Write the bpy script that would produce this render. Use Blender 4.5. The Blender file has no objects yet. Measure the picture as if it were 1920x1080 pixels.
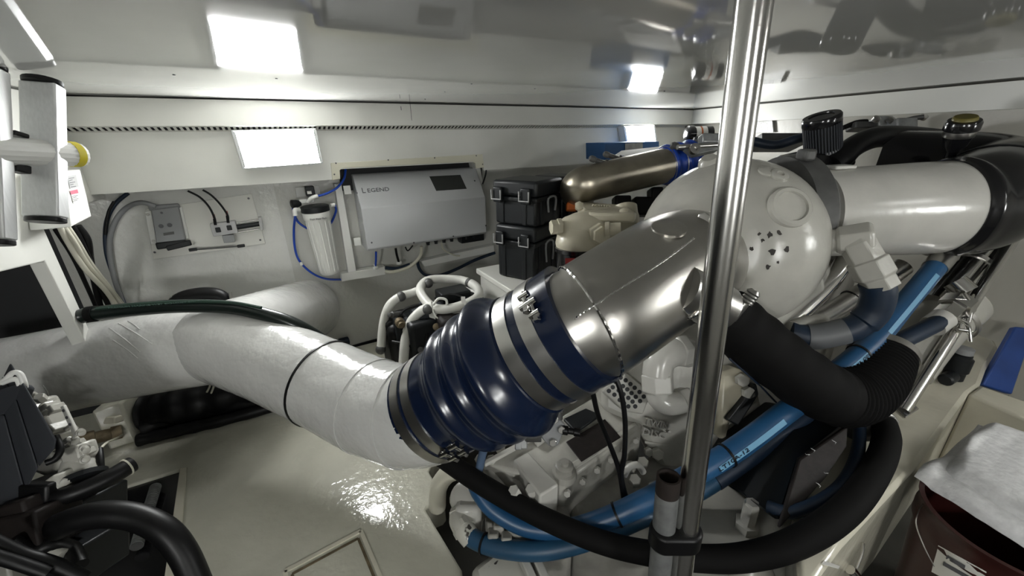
import bpy, bmesh, math, random
from mathutils import Vector as V, Matrix, noise
random.seed(7)
S = bpy.context.scene
COL = S.collection
PI = math.pi

# ---------------------------------------------------------------- camera
F = 740.0                                   # focal length in pixels of a 1920 wide frame
TH = math.radians(21.0); RO = math.radians(1.1)
CP = V((0, 0, 1.6))
FW = V((0, math.cos(TH), -math.sin(TH))); R0 = V((1, 0, 0)); U0 = V((0, math.sin(TH), math.cos(TH)))
RT = R0*math.cos(RO) - U0*math.sin(RO); UP = R0*math.sin(RO) + U0*math.cos(RO)
cd = bpy.data.cameras.new('camera'); cam = bpy.data.objects.new('camera', cd); COL.objects.link(cam)
cd.sensor_width = 36.0; cd.lens = F/1920*36; cd.clip_start = 0.02
cam.matrix_world = Matrix(((RT.x, UP.x, -FW.x, CP.x), (RT.y, UP.y, -FW.y, CP.y), (RT.z, UP.z, -FW.z, CP.z), (0, 0, 0, 1)))
S.camera = cam

# ---------------------------------------------------------------- world, exposure
w = bpy.data.worlds.new('world'); S.world = w; w.use_nodes = True
w.node_tree.nodes['Background'].inputs[0].default_value = (0.05, 0.055, 0.06, 1)
w.node_tree.nodes['Background'].inputs[1].default_value = 0.3
vs = S.view_settings
vs.view_transform = 'Standard'; vs.look = 'None'; vs.exposure = 1.9; vs.gamma = 1.0; vs.use_curve_mapping = False
LAMP = 30.0                                 # radiance of the lamp diffusers

# ---------------------------------------------------------------- measuring helpers (pixel of the photo -> point of the room)
def ray(x, y): return RT*((x-960)/F) + UP*((540-y)/F) + FW
def at(x, y, d): return CP + ray(x, y)*d
def onz(x, y, z):
    v = ray(x, y); return CP + v*((z-CP.z)/v.z)
def onp(x, y, P, N):
    v = ray(x, y); return CP + v*((P-CP).dot(N)/v.dot(N))
CZ = 1.77                                   # ceiling
WA = onz(120, 177, CZ); WB = onz(1300, 205, CZ); WE = onz(1920, 147, CZ)
WX = (WB-WA).normalized()                   # along the hull side, to the right
WN = V((WX.y, -WX.x, 0))                    # out of the hull side into the room
BX = (WE-WB).normalized(); BN = V((BX.y, -BX.x, 0))
if BN.dot(CP-WB) < 0: BN = -BN
Z = V((0, 0, 1))
def W(x, y, off=0.0): return onp(x, y, WA + WN*off, WN)
def B(x, y, off=0.0): return onp(x, y, WB + BN*off, BN)
def wp(s, z, off=0.0): return V((WA.x, WA.y, 0)) + WX*s + WN*off + Z*z
def bp(s, z, off=0.0): return V((WB.x, WB.y, 0)) + BX*s + BN*off + Z*z
PZ = 0.40                                   # cream platform
BZ = 0.73                                   # engine bed on the right

# ---------------------------------------------------------------- materials
MATS = {}
def mat(name, col, rough=0.5, metal=0.0, spec=0.5, bump=0.0, bscale=40.0, var=0.0, vscale=6.0, col2=None, stretch=None, coat=0.0, ior=None, emit=None, bdist=0.01, vlo=0.35, vhi=0.7, detail=4.0):
    m = bpy.data.materials.new(name); m.use_nodes = True; MATS[name] = m
    nt = m.node_tree; b = nt.nodes['Principled BSDF']
    b.inputs['Base Color'].default_value = (*col, 1); b.inputs['Roughness'].default_value = rough
    b.inputs['Metallic'].default_value = metal; b.inputs['Specular IOR Level'].default_value = spec
    if ior: b.inputs['IOR'].default_value = ior
    if coat: b.inputs['Coat Weight'].default_value = coat; b.inputs['Coat Roughness'].default_value = 0.04
    if emit: b.inputs['Emission Color'].default_value = (*emit[0], 1); b.inputs['Emission Strength'].default_value = emit[1]
    tc = nt.nodes.new('ShaderNodeTexCoord'); src = tc.outputs['Object']
    if stretch:
        mp = nt.nodes.new('ShaderNodeMapping'); mp.inputs['Scale'].default_value = stretch
        nt.links.new(src, mp.inputs[0]); src = mp.outputs[0]
    if var or col2:
        n = nt.nodes.new('ShaderNodeTexNoise'); n.inputs['Scale'].default_value = vscale; n.inputs['Detail'].default_value = detail
        nt.links.new(src, n.inputs['Vector'])
        rmp = nt.nodes.new('ShaderNodeMapRange'); rmp.inputs[1].default_value = vlo; rmp.inputs[2].default_value = vhi
        nt.links.new(n.outputs[0], rmp.inputs[0])
        mx = nt.nodes.new('ShaderNodeMix'); mx.data_type = 'RGBA'
        c2 = col2 or tuple(c*(1-var) for c in col)
        mx.inputs[6].default_value = (*col, 1); mx.inputs[7].default_value = (*c2, 1)
        nt.links.new(rmp.outputs[0], mx.inputs[0]); nt.links.new(mx.outputs[2], b.inputs['Base Color'])
    if bump:
        n = nt.nodes.new('ShaderNodeTexNoise'); n.inputs['Scale'].default_value = bscale; n.inputs['Detail'].default_value = 3
        nt.links.new(src, n.inputs['Vector'])
        bm_ = nt.nodes.new('ShaderNodeBump'); bm_.inputs['Strength'].default_value = bump; bm_.inputs['Distance'].default_value = bdist
        nt.links.new(n.outputs[0], bm_.inputs['Height']); nt.links.new(bm_.outputs[0], b.inputs['Normal'])
    return m

mat('ceiling', (.56, .56, .535), rough=.045, spec=1.0, ior=1.8, bump=.022, bscale=2.2, var=.08, vscale=3, bdist=.02)
mat('wall', (.72, .72, .675), rough=.32, bump=.15, bscale=60, var=.10, vscale=2.5, bdist=.002)
mat('wall_low', (.60, .60, .56), rough=.2, bump=.35, bscale=45, var=.12, vscale=2.5, bdist=.006)
mat('wall_panel', (.66, .662, .63), rough=.14, bump=.5, bscale=38, var=.06, vscale=2.5, bdist=.006)
mat('bulk', (.50, .485, .43), rough=.35, bump=.3, bscale=50, var=.12, vscale=4, bdist=.003)
mat('gel', (.55, .54, .455), rough=.13, bump=.42, bscale=26, var=.12, vscale=5, bdist=.008, coat=.3)
mat('gel2', (.66, .63, .52), rough=.16, bump=.22, bscale=26, var=.12, vscale=5, bdist=.006)
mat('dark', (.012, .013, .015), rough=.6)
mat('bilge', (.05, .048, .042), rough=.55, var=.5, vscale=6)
mat('white_pl', (.74, .74, .71), rough=.35)
mat('white_paint', (.68, .675, .63), rough=.3, bump=.15, bscale=50, bdist=.002)
mat('cream_paint', (.66, .64, .52), rough=.4)
mat('lag', (.60, .60, .58), rough=.16, bump=.48, bscale=17, var=.08, vscale=7, bdist=.012, coat=.25)
mat('cab', (.50, .51, .52), rough=.38)
mat('screen', (.03, .032, .03), rough=.08, spec=.8)
mat('ink', (.10, .10, .11), rough=.6)
mat('steel', (.60, .59, .565), rough=.30, metal=1.0, bump=.05, bscale=30, var=.25, vscale=8, bdist=.003)
mat('steel_b', (.54, .525, .49), rough=.30, metal=1.0, bump=.04, bscale=30, var=.25, vscale=5, bdist=.003)
mat('chrome', (.72, .71, .69), rough=.14, metal=1.0)
mat('pole', (.70, .69, .67), rough=.19, metal=1.0, bump=.03, bscale=200, bdist=.001)
mat('steel_old', (.46, .42, .34), rough=.34, metal=1.0, var=.3, vscale=10)
mat('alu', (.72, .73, .73), rough=.40, metal=.35, stretch=(60, 60, 1), var=.10, vscale=3)
mat('galv', (.40, .41, .41), rough=.45, metal=.7, var=.35, vscale=25)
mat('rust', (.020, .012, .009), rough=.8, var=.5, vscale=30)
mat('brass', (.24, .19, .12), rough=.5, metal=.6, var=.5, vscale=30)
mat('blue_sil', (.0062, .0125, .036), rough=.22, var=.2, vscale=9, bump=.1, bscale=20, bdist=.004)
mat('blue_hose', (.015, .08, .19), rough=.38, var=.3, vscale=9)
mat('blue_hose_d', (.016, .07, .14), rough=.42, var=.3, vscale=9)
mat('navy', (.007, .019, .042), rough=.5, var=.3, vscale=12)
mat('blue_tube', (.01, .06, .42), rough=.3)
mat('stripe', (.14, .33, .50), rough=.5)
mat('blue_board', (.025, .08, .33), rough=.45, var=.3, vscale=8)
mat('blue_box', (.02, .09, .24), rough=.5)
mat('rubber', (.0045, .0045, .005), rough=.42, spec=.28, var=.3, vscale=20, bump=.1, bscale=90, bdist=.001)
mat('rubber_m', (.0045, .0043, .0043), rough=.75, spec=.14, bump=.2, bscale=120, bdist=.001)
mat('gloss_black', (.008, .008, .009), rough=.16)
mat('black_pl', (.008, .0095, .011), rough=.42, spec=.35)
mat('grey_cover', (.034, .037, .043), rough=.65, spec=.3, bump=.3, bscale=300, bdist=.0006)
mat('grey_pl', (.24, .245, .25), rough=.5)
mat('grey_lt', (.42, .42, .42), rough=.45)
mat('grey_iron', (.11, .11, .107), rough=.5, metal=.3, var=.3, vscale=20)
mat('eng', (.47, .46, .415), rough=.26, bump=.25, bscale=55, var=.16, vscale=9, bdist=.003)
mat('eng_w', (.54, .53, .49), rough=.22, bump=.2, bscale=40, var=.12, vscale=8, bdist=.003)
mat('eng_ch', (.52, .51, .455), rough=.26, bump=.25, bscale=55, bdist=.003, col2=(.06, .055, .05), vscale=24, vlo=.66, vhi=.68, detail=2)
mat('eng_d', (.36, .35, .315), rough=.4, bump=.25, bscale=70, var=.35, vscale=14, bdist=.003)
mat('beige', (.58, .54, .42), rough=.3, bump=.2, bscale=50, var=.15, vscale=10, bdist=.003)
mat('maroon', (.034, .0075, .006), rough=.32)
mat('pad', (.74, .74, .74), rough=.9, bump=.5, bscale=70, var=.18, vscale=60, bdist=.004)
mat('paper', (.75, .74, .70), rough=.7)
mat('pink', (.55, .10, .16), rough=.6)
mat('yellow', (.62, .52, .02), rough=.5)
mat('olive', (.13, .11, .018), rough=.45)
mat('green_hose', (.005, .010, .008), rough=.3)
mat('green_stripe', (.010, .035, .022), rough=.4)
mat('green_print', (.06, .11, .09), rough=.6)
mat('chip', (.03, .026, .022), rough=.7)
mat('blue_grey', (.06, .10, .17), rough=.8)
mat('hose_w', (.68, .675, .63), rough=.4)
mat('cable_w', (.62, .60, .50), rough=.45)
mat('red', (.35, .02, .02), rough=.5)
mat('orange', (.45, .10, .01), rough=.5)
mat('foil', (.65, .65, .64), rough=.55, metal=.6, bump=.9, bscale=60, bdist=.01)
mat('lamp', (.9, .9, .9), rough=.5, emit=((.985, 1.0, .99), LAMP))
mat('lamp_side', (.9, .9, .9), rough=.5, emit=((.99, 1.0, .975), LAMP*.65))
mat('lamp_assumed', (.9, .9, .9), rough=.5, emit=((.99, 1.0, .975), LAMP*.9))  # glow of the assumed lamps on the rear wall
mat('clear', (.55, .56, .56), rough=.25)
mat('plate_dk', (.016, .012, .011), rough=.6, spec=.25, var=.5, vscale=30, bump=.3, bscale=60, bdist=.003)
mat('mesh_hose', (.11, .115, .12), rough=.5)

# ---------------------------------------------------------------- mesh builder
class MB:
    def __init__(s): s.v = []; s.f = []
    def add(s, vs_, fs):
        o = len(s.v); s.v += [V(p) for p in vs_]; s.f += [tuple(i+o for i in f) for f in fs]; return s
    def prism(s, poly, vec):
        n = len(poly); vec = V(vec); a = [V(p) for p in poly]
        nn = V((0, 0, 0))
        for i in range(n): nn += a[i].cross(a[(i+1) % n])
        top = [p+vec for p in a]
        if nn.dot(vec) > 0: a.reverse(); top.reverse()
        fs = [tuple(range(n)), tuple(range(2*n-1, n-1, -1))]
        for i in range(n): fs.append((i, i+n, (i+1) % n + n, (i+1) % n))
        fs = [fs[0], fs[1]] + [(i, i+n, (i+1) % n + n, (i+1) % n)[::-1] for i in range(n)]
        return s.add(a+top, fs)
    def box(s, c, x, y, z, sx, sy, sz):
        c = V(c); x = V(x)*sx/2; y = V(y)*sy/2; z = V(z)*sz/2
        return s.prism([c-x-y-z, c+x-y-z, c+x+y-z, c-x+y-z], z*2)
    def tube(s, path, r, seg=20, caps=True, closed=False, prof=None):
        P = [V(p) for p in path]; n = len(P)
        rr = r if isinstance(r, (list, tuple)) else [r]*n
        T = []
        for i in range(n):
            if closed: t = P[(i+1) % n]-P[i-1]
            else: t = P[min(i+1, n-1)]-P[max(i-1, 0)]
            T.append(t.normalized())
        a = Z if abs(T[0].z) < .9 else V((1, 0, 0))
        u = (a - T[0]*a.dot(T[0])).normalized()
        vs_ = []; fr = []
        for i in range(n):
            u = (u - T[i]*u.dot(T[i])).normalized(); v = T[i].cross(u)
            for k in range(seg):
                an = 2*PI*k/seg; q = prof(k/seg, i/(n-1)) if prof else 1
                vs_.append(P[i] + (u*math.cos(an)+v*math.sin(an))*rr[i]*q)
            fr.append((u.copy(), v))
        fs = []
        for i in range(n if closed else n-1):
            j = (i+1) % n
            for k in range(seg):
                fs.append((i*seg+k, i*seg+(k+1) % seg, j*seg+(k+1) % seg, j*seg+k))
        if caps and not closed:
            fs.append(tuple(range(seg-1, -1, -1))); fs.append(tuple((n-1)*seg+k for k in range(seg)))
        return s.add(vs_, fs)
    def lathe(s, o, d, prof, seg=32, squash=None):
        """prof: (distance along d, radius)"""
        o = V(o); d = V(d).normalized(); a = Z if abs(d.z) < .9 else V((1, 0, 0))
        u = (a-d*a.dot(d)).normalized(); v = d.cross(u); n = len(prof)
        vs_ = [o+d*t+(u*math.cos(2*PI*k/seg)+v*math.sin(2*PI*k/seg))*max(r, 1e-4) for t, r in prof for k in range(seg)]
        fs = []
        for i in range(n-1):
            for k in range(seg): fs.append((i*seg+k, i*seg+(k+1) % seg, (i+1)*seg+(k+1) % seg, (i+1)*seg+k))
        fs.append(tuple(range(seg-1, -1, -1))); fs.append(tuple((n-1)*seg+k for k in range(seg)))
        if prof[-1][0] < prof[0][0]: fs = [f[::-1] for f in fs]
        return s.add(vs_, fs)
    def sphere(s, c, r, seg=16, sx=None):
        prof = [(-r*math.cos(PI*i/8), r*math.sin(PI*i/8)) for i in range(9)]
        return s.lathe(c, sx or Z, prof, seg)
    def build(s, name, m, parent=None, bevel=0.0, smooth=True, ang=40):
        me = bpy.data.meshes.new(name); me.from_pydata([tuple(p) for p in s.v], [], s.f)
        b = bmesh.new(); b.from_mesh(me); bmesh.ops.recalc_face_normals(b, faces=b.faces); b.to_mesh(me); b.free(); me.update()
        return link(name, me, m, parent, bevel, smooth, ang)

def link(name, me, m, parent=None, bevel=0.0, smooth=True, ang=40):
    if isinstance(m, str): m = MATS[m]
    me.materials.clear(); me.materials.append(m)
    if smooth:
        for p in me.polygons: p.use_smooth = True
        me.set_sharp_from_angle(angle=math.radians(ang))
    o = bpy.data.objects.new(name, me); COL.objects.link(o)
    if bevel:
        md = o.modifiers.new('bevel', 'BEVEL'); md.width = bevel; md.segments = 2; md.limit_method = 'ANGLE'; md.angle_limit = math.radians(35)
    if parent:
        o.parent = parent; o.matrix_parent_inverse = winv(parent)
    return o
def tag(o, label, cat, group=None, kind=None):
    o['label'] = label
    if cat: o['category'] = cat
    if group: o['group'] = group
    if kind: o['kind'] = kind
    return o
def thing(name, label, cat, loc, group=None):
    o = bpy.data.objects.new(name, None); COL.objects.link(o); o.empty_display_size = .05
    o.location = V(loc)
    return tag(o, label, cat, group)
def struct(o, label=None):
    o['kind'] = 'structure'
    if label: o['label'] = label
    return o
def winv(p):
    """inverse of the world matrix of an (unscaled) parent without a depsgraph update"""
    mtx = p.matrix_basis.copy()
    if p.parent: mtx = winv(p.parent).inverted() @ p.matrix_parent_inverse @ mtx
    return mtx.inverted()
def put(name, me, m, parent, mw):
    """another object on shared mesh data at world matrix mw"""
    o = bpy.data.objects.new(name, me); COL.objects.link(o); o.parent = parent
    o.matrix_parent_inverse = winv(parent); o.matrix_basis = mw
    return o
def frame(o, x, y, z):
    return Matrix(((x.x, y.x, z.x, o.x), (x.y, y.y, z.y, o.y), (x.z, y.z, z.z, o.z), (0, 0, 0, 1)))
def smooth_path(pts, n=8, closed=False):
    P = [V(p) for p in pts]; out = []; m = len(P)
    for i in range(m if closed else m-1):
        if closed: p0, p1, p2, p3 = P[i-1], P[i], P[(i+1) % m], P[(i+2) % m]
        else: p0, p1, p2, p3 = P[max(i-1, 0)], P[i], P[i+1], P[min(i+2, m-1)]
        for k in range(n):
            t = k/n
            out.append(.5*((2*p1)+(p2-p0)*t+(2*p0-5*p1+4*p2-p3)*t*t+(3*p1-p0-3*p2+p3)*t**3))
    if not closed: out.append(P[-1])
    return out
def px(pts, n=8): return smooth_path([at(*p) for p in pts], n)
def hose(name, pts, r, m, parent=None, n=8, seg=16, closed=False):
    return MB().tube(smooth_path([at(*p) if not isinstance(p, V) else p for p in pts], n, closed), r, seg, closed=closed).build(name, m, parent)
def text(name, body, o, x, y, h, m, parent, extrude=.0004, width=None, shear=0):
    c = bpy.data.curves.new(name, 'FONT'); c.body = body; c.size = 1; c.extrude = extrude; c.resolution_u = 2; c.offset = .008
    to = bpy.data.objects.new(name, c); COL.objects.link(to)
    me = bpy.data.meshes.new_from_object(to.evaluated_get(bpy.context.evaluated_depsgraph_get()))
    bpy.data.objects.remove(to); bpy.data.curves.remove(c)
    xs = [v.co.x for v in me.vertices]; ys = [v.co.y for v in me.vertices]
    x0, x1, y0, y1 = min(xs), max(xs), min(ys), max(ys)
    sx = (width/(x1-x0)) if width else h/(y1-y0); sy = h/(y1-y0)
    x = V(x).normalized(); y = V(y); y = (y-x*y.dot(x)).normalized(); z = x.cross(y)
    for v in me.vertices:
        p = v.co.copy(); v.co = V(o) + x*((p.x-x0)*sx) + y*((p.y-y0)*sy) + z*p.z
    me.name = name
    ob = link(name, me, m, None, smooth=False); ob.parent = parent
    if parent: ob.matrix_parent_inverse = winv(parent)
    return ob
def hexbolt(mb, o, d, r, h, seg=6): return mb.lathe(o, d, [(0, r), (h*.9, r), (h, r*.85)], seg)
def ring(mb, o, d, R_, w_, t, seg=48):
    """flat band of width w_ and thickness t around the axis d"""
    o = V(o); d = V(d).normalized()
    return mb.lathe_closed(o, d, [(-w_/2, R_), (-w_/2, R_+t), (w_/2, R_+t), (w_/2, R_)], seg)
def _lc(s, o, d, prof, seg=48):
    o = V(o); d = V(d).normalized(); a = Z if abs(d.z) < .9 else V((1, 0, 0))
    u = (a-d*a.dot(d)).normalized(); v = d.cross(u); n = len(prof)
    vs_ = [o+d*t+(u*math.cos(2*PI*k/seg)+v*math.sin(2*PI*k/seg))*r for t, r in prof for k in range(seg)]
    fs = []
    for i in range(n):
        j = (i+1) % n
        for k in range(seg): fs.append((i*seg+k, j*seg+k, j*seg+(k+1) % seg, i*seg+(k+1) % seg))
    return s.add(vs_, fs)
MB.lathe_closed = _lc

# ================================================================ THE ROOM
def lp(h, z, s=-.05): return V((WA.x, WA.y, 0)) + WX*s + WN*h + Z*z        # point of the left web frame plane
def L(x, y, s=-.05): return onp(x, y, WA + WX*s, WX)
REAR = -1.5
HS = -.20                                    # lower hull side, set back behind the fascia
UPT = wp(-2.2, 0, HS)
c_lb = wp(-2.2, 0, HS-.05); c_rb = bp(-.3, 0, 0) + WX*.5; c_rf = bp(4.9, 0, -.15); c_lf = V((c_lb.x+.2, REAR-.05, 0))
c_rf = V((c_rf.x, REAR-.05, 0))
ceil = struct(MB().prism([V((p.x, p.y, CZ)) for p in (c_lb, c_rb, c_rf, c_lf)], Z*.04).build('ceiling', 'ceiling', smooth=False), 'glossy white gelcoat ceiling reflecting the room')
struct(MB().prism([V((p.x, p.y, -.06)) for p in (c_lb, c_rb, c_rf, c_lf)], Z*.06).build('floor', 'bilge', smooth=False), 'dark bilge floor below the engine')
struct(MB().prism([c_lf, c_rf, V((c_rf.x, c_rf.y, CZ)), V((c_lf.x, c_lf.y, CZ))], V((0, -.05, 0))).build('wall_rear', 'eng_d', smooth=False), 'plain wall behind the viewer')
struct(MB().prism([c_lb, c_lf, V((c_lf.x, c_lf.y, CZ)), V((c_lb.x, c_lb.y, CZ))], V((-.05, 0, 0))).build('wall_far_left', 'dark', smooth=False), 'wall of the space seen through the left opening, coloured dark as its shade')  # dark colour stands for the shade behind the left opening
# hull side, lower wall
struct(MB().prism([wp(-2.2, 0, HS), wp(-.255, 0, HS), wp(-.255, CZ, HS), wp(-2.2, CZ, HS)], -WN*.04).build('wall_back_left', 'dark', smooth=False), 'hull side behind the left web frame, coloured near-black as its shade')  # shade of the left opening put into the colour of this wall section
struct(MB().prism([wp(-.255, 0, HS), wp(3.9, 0, HS), wp(3.9, CZ, HS), wp(-.255, CZ, HS)], -WN*.04).build('wall_back', 'wall_low', smooth=False), 'pale hull side wall behind the equipment')
wb_ = bpy.data.objects['wall_back']
MB().prism([W(196, 352, HS+.004), W(508, 330, HS+.004), W(556, 535, HS+.004), W(600, 640, HS+.004), W(250, 700, HS+.004)], -WN*.003).build('lining_panel', 'wall_panel', wb_, smooth=False)
# upper fascia above the slotted vent, its joint and the lower fascia
SE = (WB-WA).length
upper = struct(MB().prism([wp(-.05, 1.664), wp(SE, 1.664), wp(SE, CZ-.006), wp(-.05, CZ-.006)], -WN*.03).build('trim_1', 'wall', smooth=False), 'white upper fascia board along the ceiling')
FO = -.066
Pl = onp(160, 366, WA+WN*FO, WN); FZ = Pl.z
# lower fascia: left and right boards and the bridge above the cabinet opening
sL = (W(626, 320, FO)-WA).dot(WX); sR = (W(906, 300, FO)-WA).dot(WX); zO = W(760, 311, FO).z
fas = MB()
fas.prism([wp(-.05, FZ, FO), wp(sL, FZ, FO), wp(sL, 1.643, FO), wp(-.05, 1.643, FO)], -WN*.02)
fas.prism([wp(sR, FZ, FO), wp(SE+.02, FZ, FO), wp(SE+.02, 1.643, FO), wp(sR, 1.643, FO)], -WN*.02)
fas.prism([wp(sL, zO, FO), wp(sR, zO, FO), wp(sR, 1.643, FO), wp(sL, 1.643, FO)], -WN*.02)
struct(fas.build('trim_2', 'wall', smooth=False), 'white lower fascia board with a cut-out for the grey cabinet')
# slotted vent: two rails with slats between, dark sheets behind as the shaded gap
vent = struct(MB().prism([wp(-.05, 1.700, -.068), wp(SE, 1.700, -.068), wp(SE, 1.700, -.03), wp(-.05, 1.700, -.03)], Z*.01).build('trim_3', 'dark', smooth=False), 'slotted ventilation strip between the fascia boards')
MB().prism([wp(-.05, 1.636, -.071), wp(SE, 1.636, -.071), wp(SE, 1.71, -.071), wp(-.05, 1.71, -.071)], -WN*.004).build('vent_shade', 'dark', vent, smooth=False)  # added dark sheet so the slots look shaded
def vp(s, t): return wp(s, 1.664-.021*t, FO*t)          # t 0 = outer top edge, 1 = inner lower edge
for a, b, nm in ((0, .2, 'vent_rail'), (.84, 1, 'vent_rail')):
    MB().prism([vp(-.05, a), vp(SE, a), vp(SE, b), vp(-.05, b)], (WN*-.3+Z*.95)*.003).build(nm, 'wall', vent, smooth=False)
sl = MB().prism([vp(0, .2)-vp(0, 0), vp(0.0095, .2)-vp(0, 0), vp(.0095, .84)-vp(0, 0), vp(0, .84)-vp(0, 0)], (WN*-.3+Z*.95)*.003)
me = bpy.data.meshes.new('slat'); me.from_pydata([tuple(p) for p in sl.v], [], sl.f); me.materials.append(MATS['wall'])
NS = int((SE+.05)/.0205)
for i in range(NS):
    put('slat', me, None, vent, Matrix.Translation(vp(-.05+i*.0205, 0)))
# panel joint in the upper fascia
MB().box(W(770, 205, .0005), WX, Z, WN, .002, .105, .001).build('panel_joint', 'ink', upper, smooth=False)
MB().box(W(752, 203, .0005), WX, Z, WN, .003, .018, .001).build('fascia_mark', 'ink', upper, smooth=False)
MB().prism([W(632, 300, HS+.01), W(902, 285, HS+.01), W(905, 345, HS+.01), W(640, 358, HS+.01)], -WN*.006).build('recess_shade', 'dark', wb_, smooth=False)  # added dark sheet standing in for shade in the gap above the cabinet
# cream bezel around the cabinet cut-out
bz = MB()
PO = lambda x, y: W(x, y, FO+.004)
bz.prism([PO(620, 306), PO(905, 289), PO(908, 314), PO(893, 316), PO(891, 306), PO(886, 303), PO(643, 315), PO(637, 319), PO(638, 336), PO(623, 338)], -WN*.012)
bezel = struct(bz.build('trim_4', 'cream_paint', bevel=.002), 'cream bezel framing the top of the cabinet opening')
for p in [(630, 306), (728, 300), (815, 296), (893, 292), (905, 308), (627, 327)]:
    MB().lathe(W(*p, FO+.004), WN, [(0, .004), (.0015, .003)], 10).build('screw', 'ink', bezel)
# screws in the ceiling and in the lower fascia
for p in [(326, 140), (518, 147), (834, 172), (884, 157), (1003, 166), (1246, 171), (797, 186)]:
    q = onz(*p, CZ); MB().lathe(q+Z*.001, -Z, [(0, .004), (.003, .003)], 10).build('screw', 'ink', ceil)
# left web frame with the opening that the exhaust pipe passes
poly = [lp(-.2, CZ-.004), lp(-.2, 1.385), lp(.40, 1.385), lp(.40, .99), lp(.40, .975), lp(.455, .965), lp(.475, 1.275), lp(.7, 1.304), lp(2.6, 1.52), lp(2.6, CZ-.004)]
struct(MB().prism(poly, -WX*.036).build('wall_left', 'wall', smooth=False, bevel=.004), 'white left web frame with a dark opening')
# forward bulkhead on the right
struct(MB().prism([bp(0, 1.665), bp(4.9, 1.665), bp(4.9, CZ-.006), bp(0, CZ-.006)], -BN*.04).build('trim_5', 'wall', smooth=False), 'white fascia board on the right bulkhead')
struct(MB().prism([bp(-.5, 0, -.1), bp(4.9, 0, -.1), bp(4.9, CZ, -.1), bp(-.5, CZ, -.1)], -BN*.04).build('wall_right', 'bulk', smooth=False), 'beige right bulkhead')
# cream platform
pz = lambda x, y: onz(x, y, PZ)
tl = pz(338, 880); td = (pz(238, 911)-tl); tlf = tl+td*9
pp = [wp(-1.9, PZ, HS), wp(1.15, PZ, HS), pz(845, 800), pz(804, 884), pz(833, 932), pz(826, 940), pz(801, 950), pz(798, 956), pz(804, 966), pz(866, 1068), pz(900, 1300), pz(270, 1400), tl, tlf]
plat = struct(MB().prism(pp, -Z*.12).build('floor_platform', 'gel', smooth=False, bevel=.012), 'glossy cream fibreglass platform')
# raised rim along the black tray and the hatch in the platform
MB().prism([tl, pz(352, 878), pz(330, 1150), pz(300, 1150)], Z*.008).build('rim', 'gel2', plat, bevel=.003)
hp = [pz(548, 1078), pz(672, 1011), pz(735, 1165), pz(600, 1260)]
MB().prism(hp, Z*.003).build('hatch_lid', 'gel', plat, bevel=.001)
hm = MB()
for i in range(4):
    a, b = hp[i], hp[(i+1) % 4]; d = (b-a).normalized(); nn = d.cross(Z)
    hm.prism([a-nn*.004, b-nn*.004, b+nn*.004, a+nn*.004], Z*.0045)
hm.build('hatch_seal', 'brass', plat, smooth=False)
hc2 = sum(hp, V((0, 0, 0)))/4; h2 = [hc2+(p-hc2)*1.16 for p in hp]; hm = MB()
for i in range(4):
    a, b = h2[i], h2[(i+1) % 4]; d = (b-a).normalized(); nn = d.cross(Z)
    hm.prism([a-nn*.006, b-nn*.006, b+nn*.006, a+nn*.006], Z*.004)
hm.build('hatch_frame', 'gel2', plat, smooth=False)
# black tray let into the floor
struct(MB().prism([tl-Z*.012, pz(330, 1150)-Z*.012, pz(-500, 1150)-Z*.012, tlf-Z*.012], -Z*.01).build('floor_tray', 'gloss_black', smooth=False), 'black tray sunk into the platform')

# ================================================================ LAMPS
def lamp(label, q, grp='square flood lamps', depth=.06, nrm=None, em='lamp'):
    """q: four corners TL TR BR BL in world space"""
    a, b, c, d = [V(p) for p in q]; cen = (a+b+c+d)/4
    n = nrm or WN
    t = thing('flood_lamp', label, 'lamp', cen - n*depth, grp)
    k = lambda p, s: cen+(p-cen)*s
    MB().prism([k(p, .985) for p in (a, b, c, d)], -n*depth).build('housing', 'white_pl', t, bevel=.004)
    f = MB(); o = (a, b, c, d)
    for i in range(4):
        p, r = o[i], o[(i+1) % 4]
        f.prism([p, r, k(r, .94), k(p, .94)], n*.006)
    f.build('bezel', 'clear', t, bevel=.002)
    MB().prism([k(p, .938) for p in o], n*.003).build('diffuser', em, t, smooth=False)
    for u in (.018, .036, .054, .946, .964, .982):
        p0 = a.lerp(b, u); p1 = d.lerp(c, u); e = (b-a).normalized()*.0022
        q0 = p0.lerp(p1, .04); q1 = p0.lerp(p1, .96)
        MB().prism([q0-e, q0+e, q1+e, q1-e], n*.0065).build('lens_rib', 'clear', t, smooth=False)
    return t
lamp('large lit flood lamp on the fascia left of the grey cabinet', [W(433, 244), W(592, 240), W(606, 306), W(455, 317)])
lamp('small distant lit flood lamp in the far corner above the blue box', [W(1168, 236), W(1227, 234), W(1232, 268), W(1174, 271)], em='lamp_side')
yr = REAR
lamp('added unseen lit flood lamp on the right bulkhead beside the viewer', [bp(3.05, 1.63, .06), bp(3.41, 1.63, .06), bp(3.41, 1.47, .06), bp(3.05, 1.47, .06)], nrm=BN, grp='added lamps out of view', em='lamp_side')  # lamp added out of view to brighten the bed, bucket and pads
for xx, lb_ in ((-.55, 'assumed unseen lit flood lamp on the wall behind the viewer, left one'), (1.15, 'assumed unseen lit flood lamp on the wall behind the viewer, right one')):
    lamp(lb_, [V((xx+.18, yr+.06, 1.64)), V((xx-.18, yr+.06, 1.64)), V((xx-.18, yr+.06, 1.48)), V((xx+.18, yr+.06, 1.48))], nrm=V((0, 1, 0)), grp='added lamps out of view', em='lamp_assumed')  # two assumed lamps, added out of view to light the camera-facing sides

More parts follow.
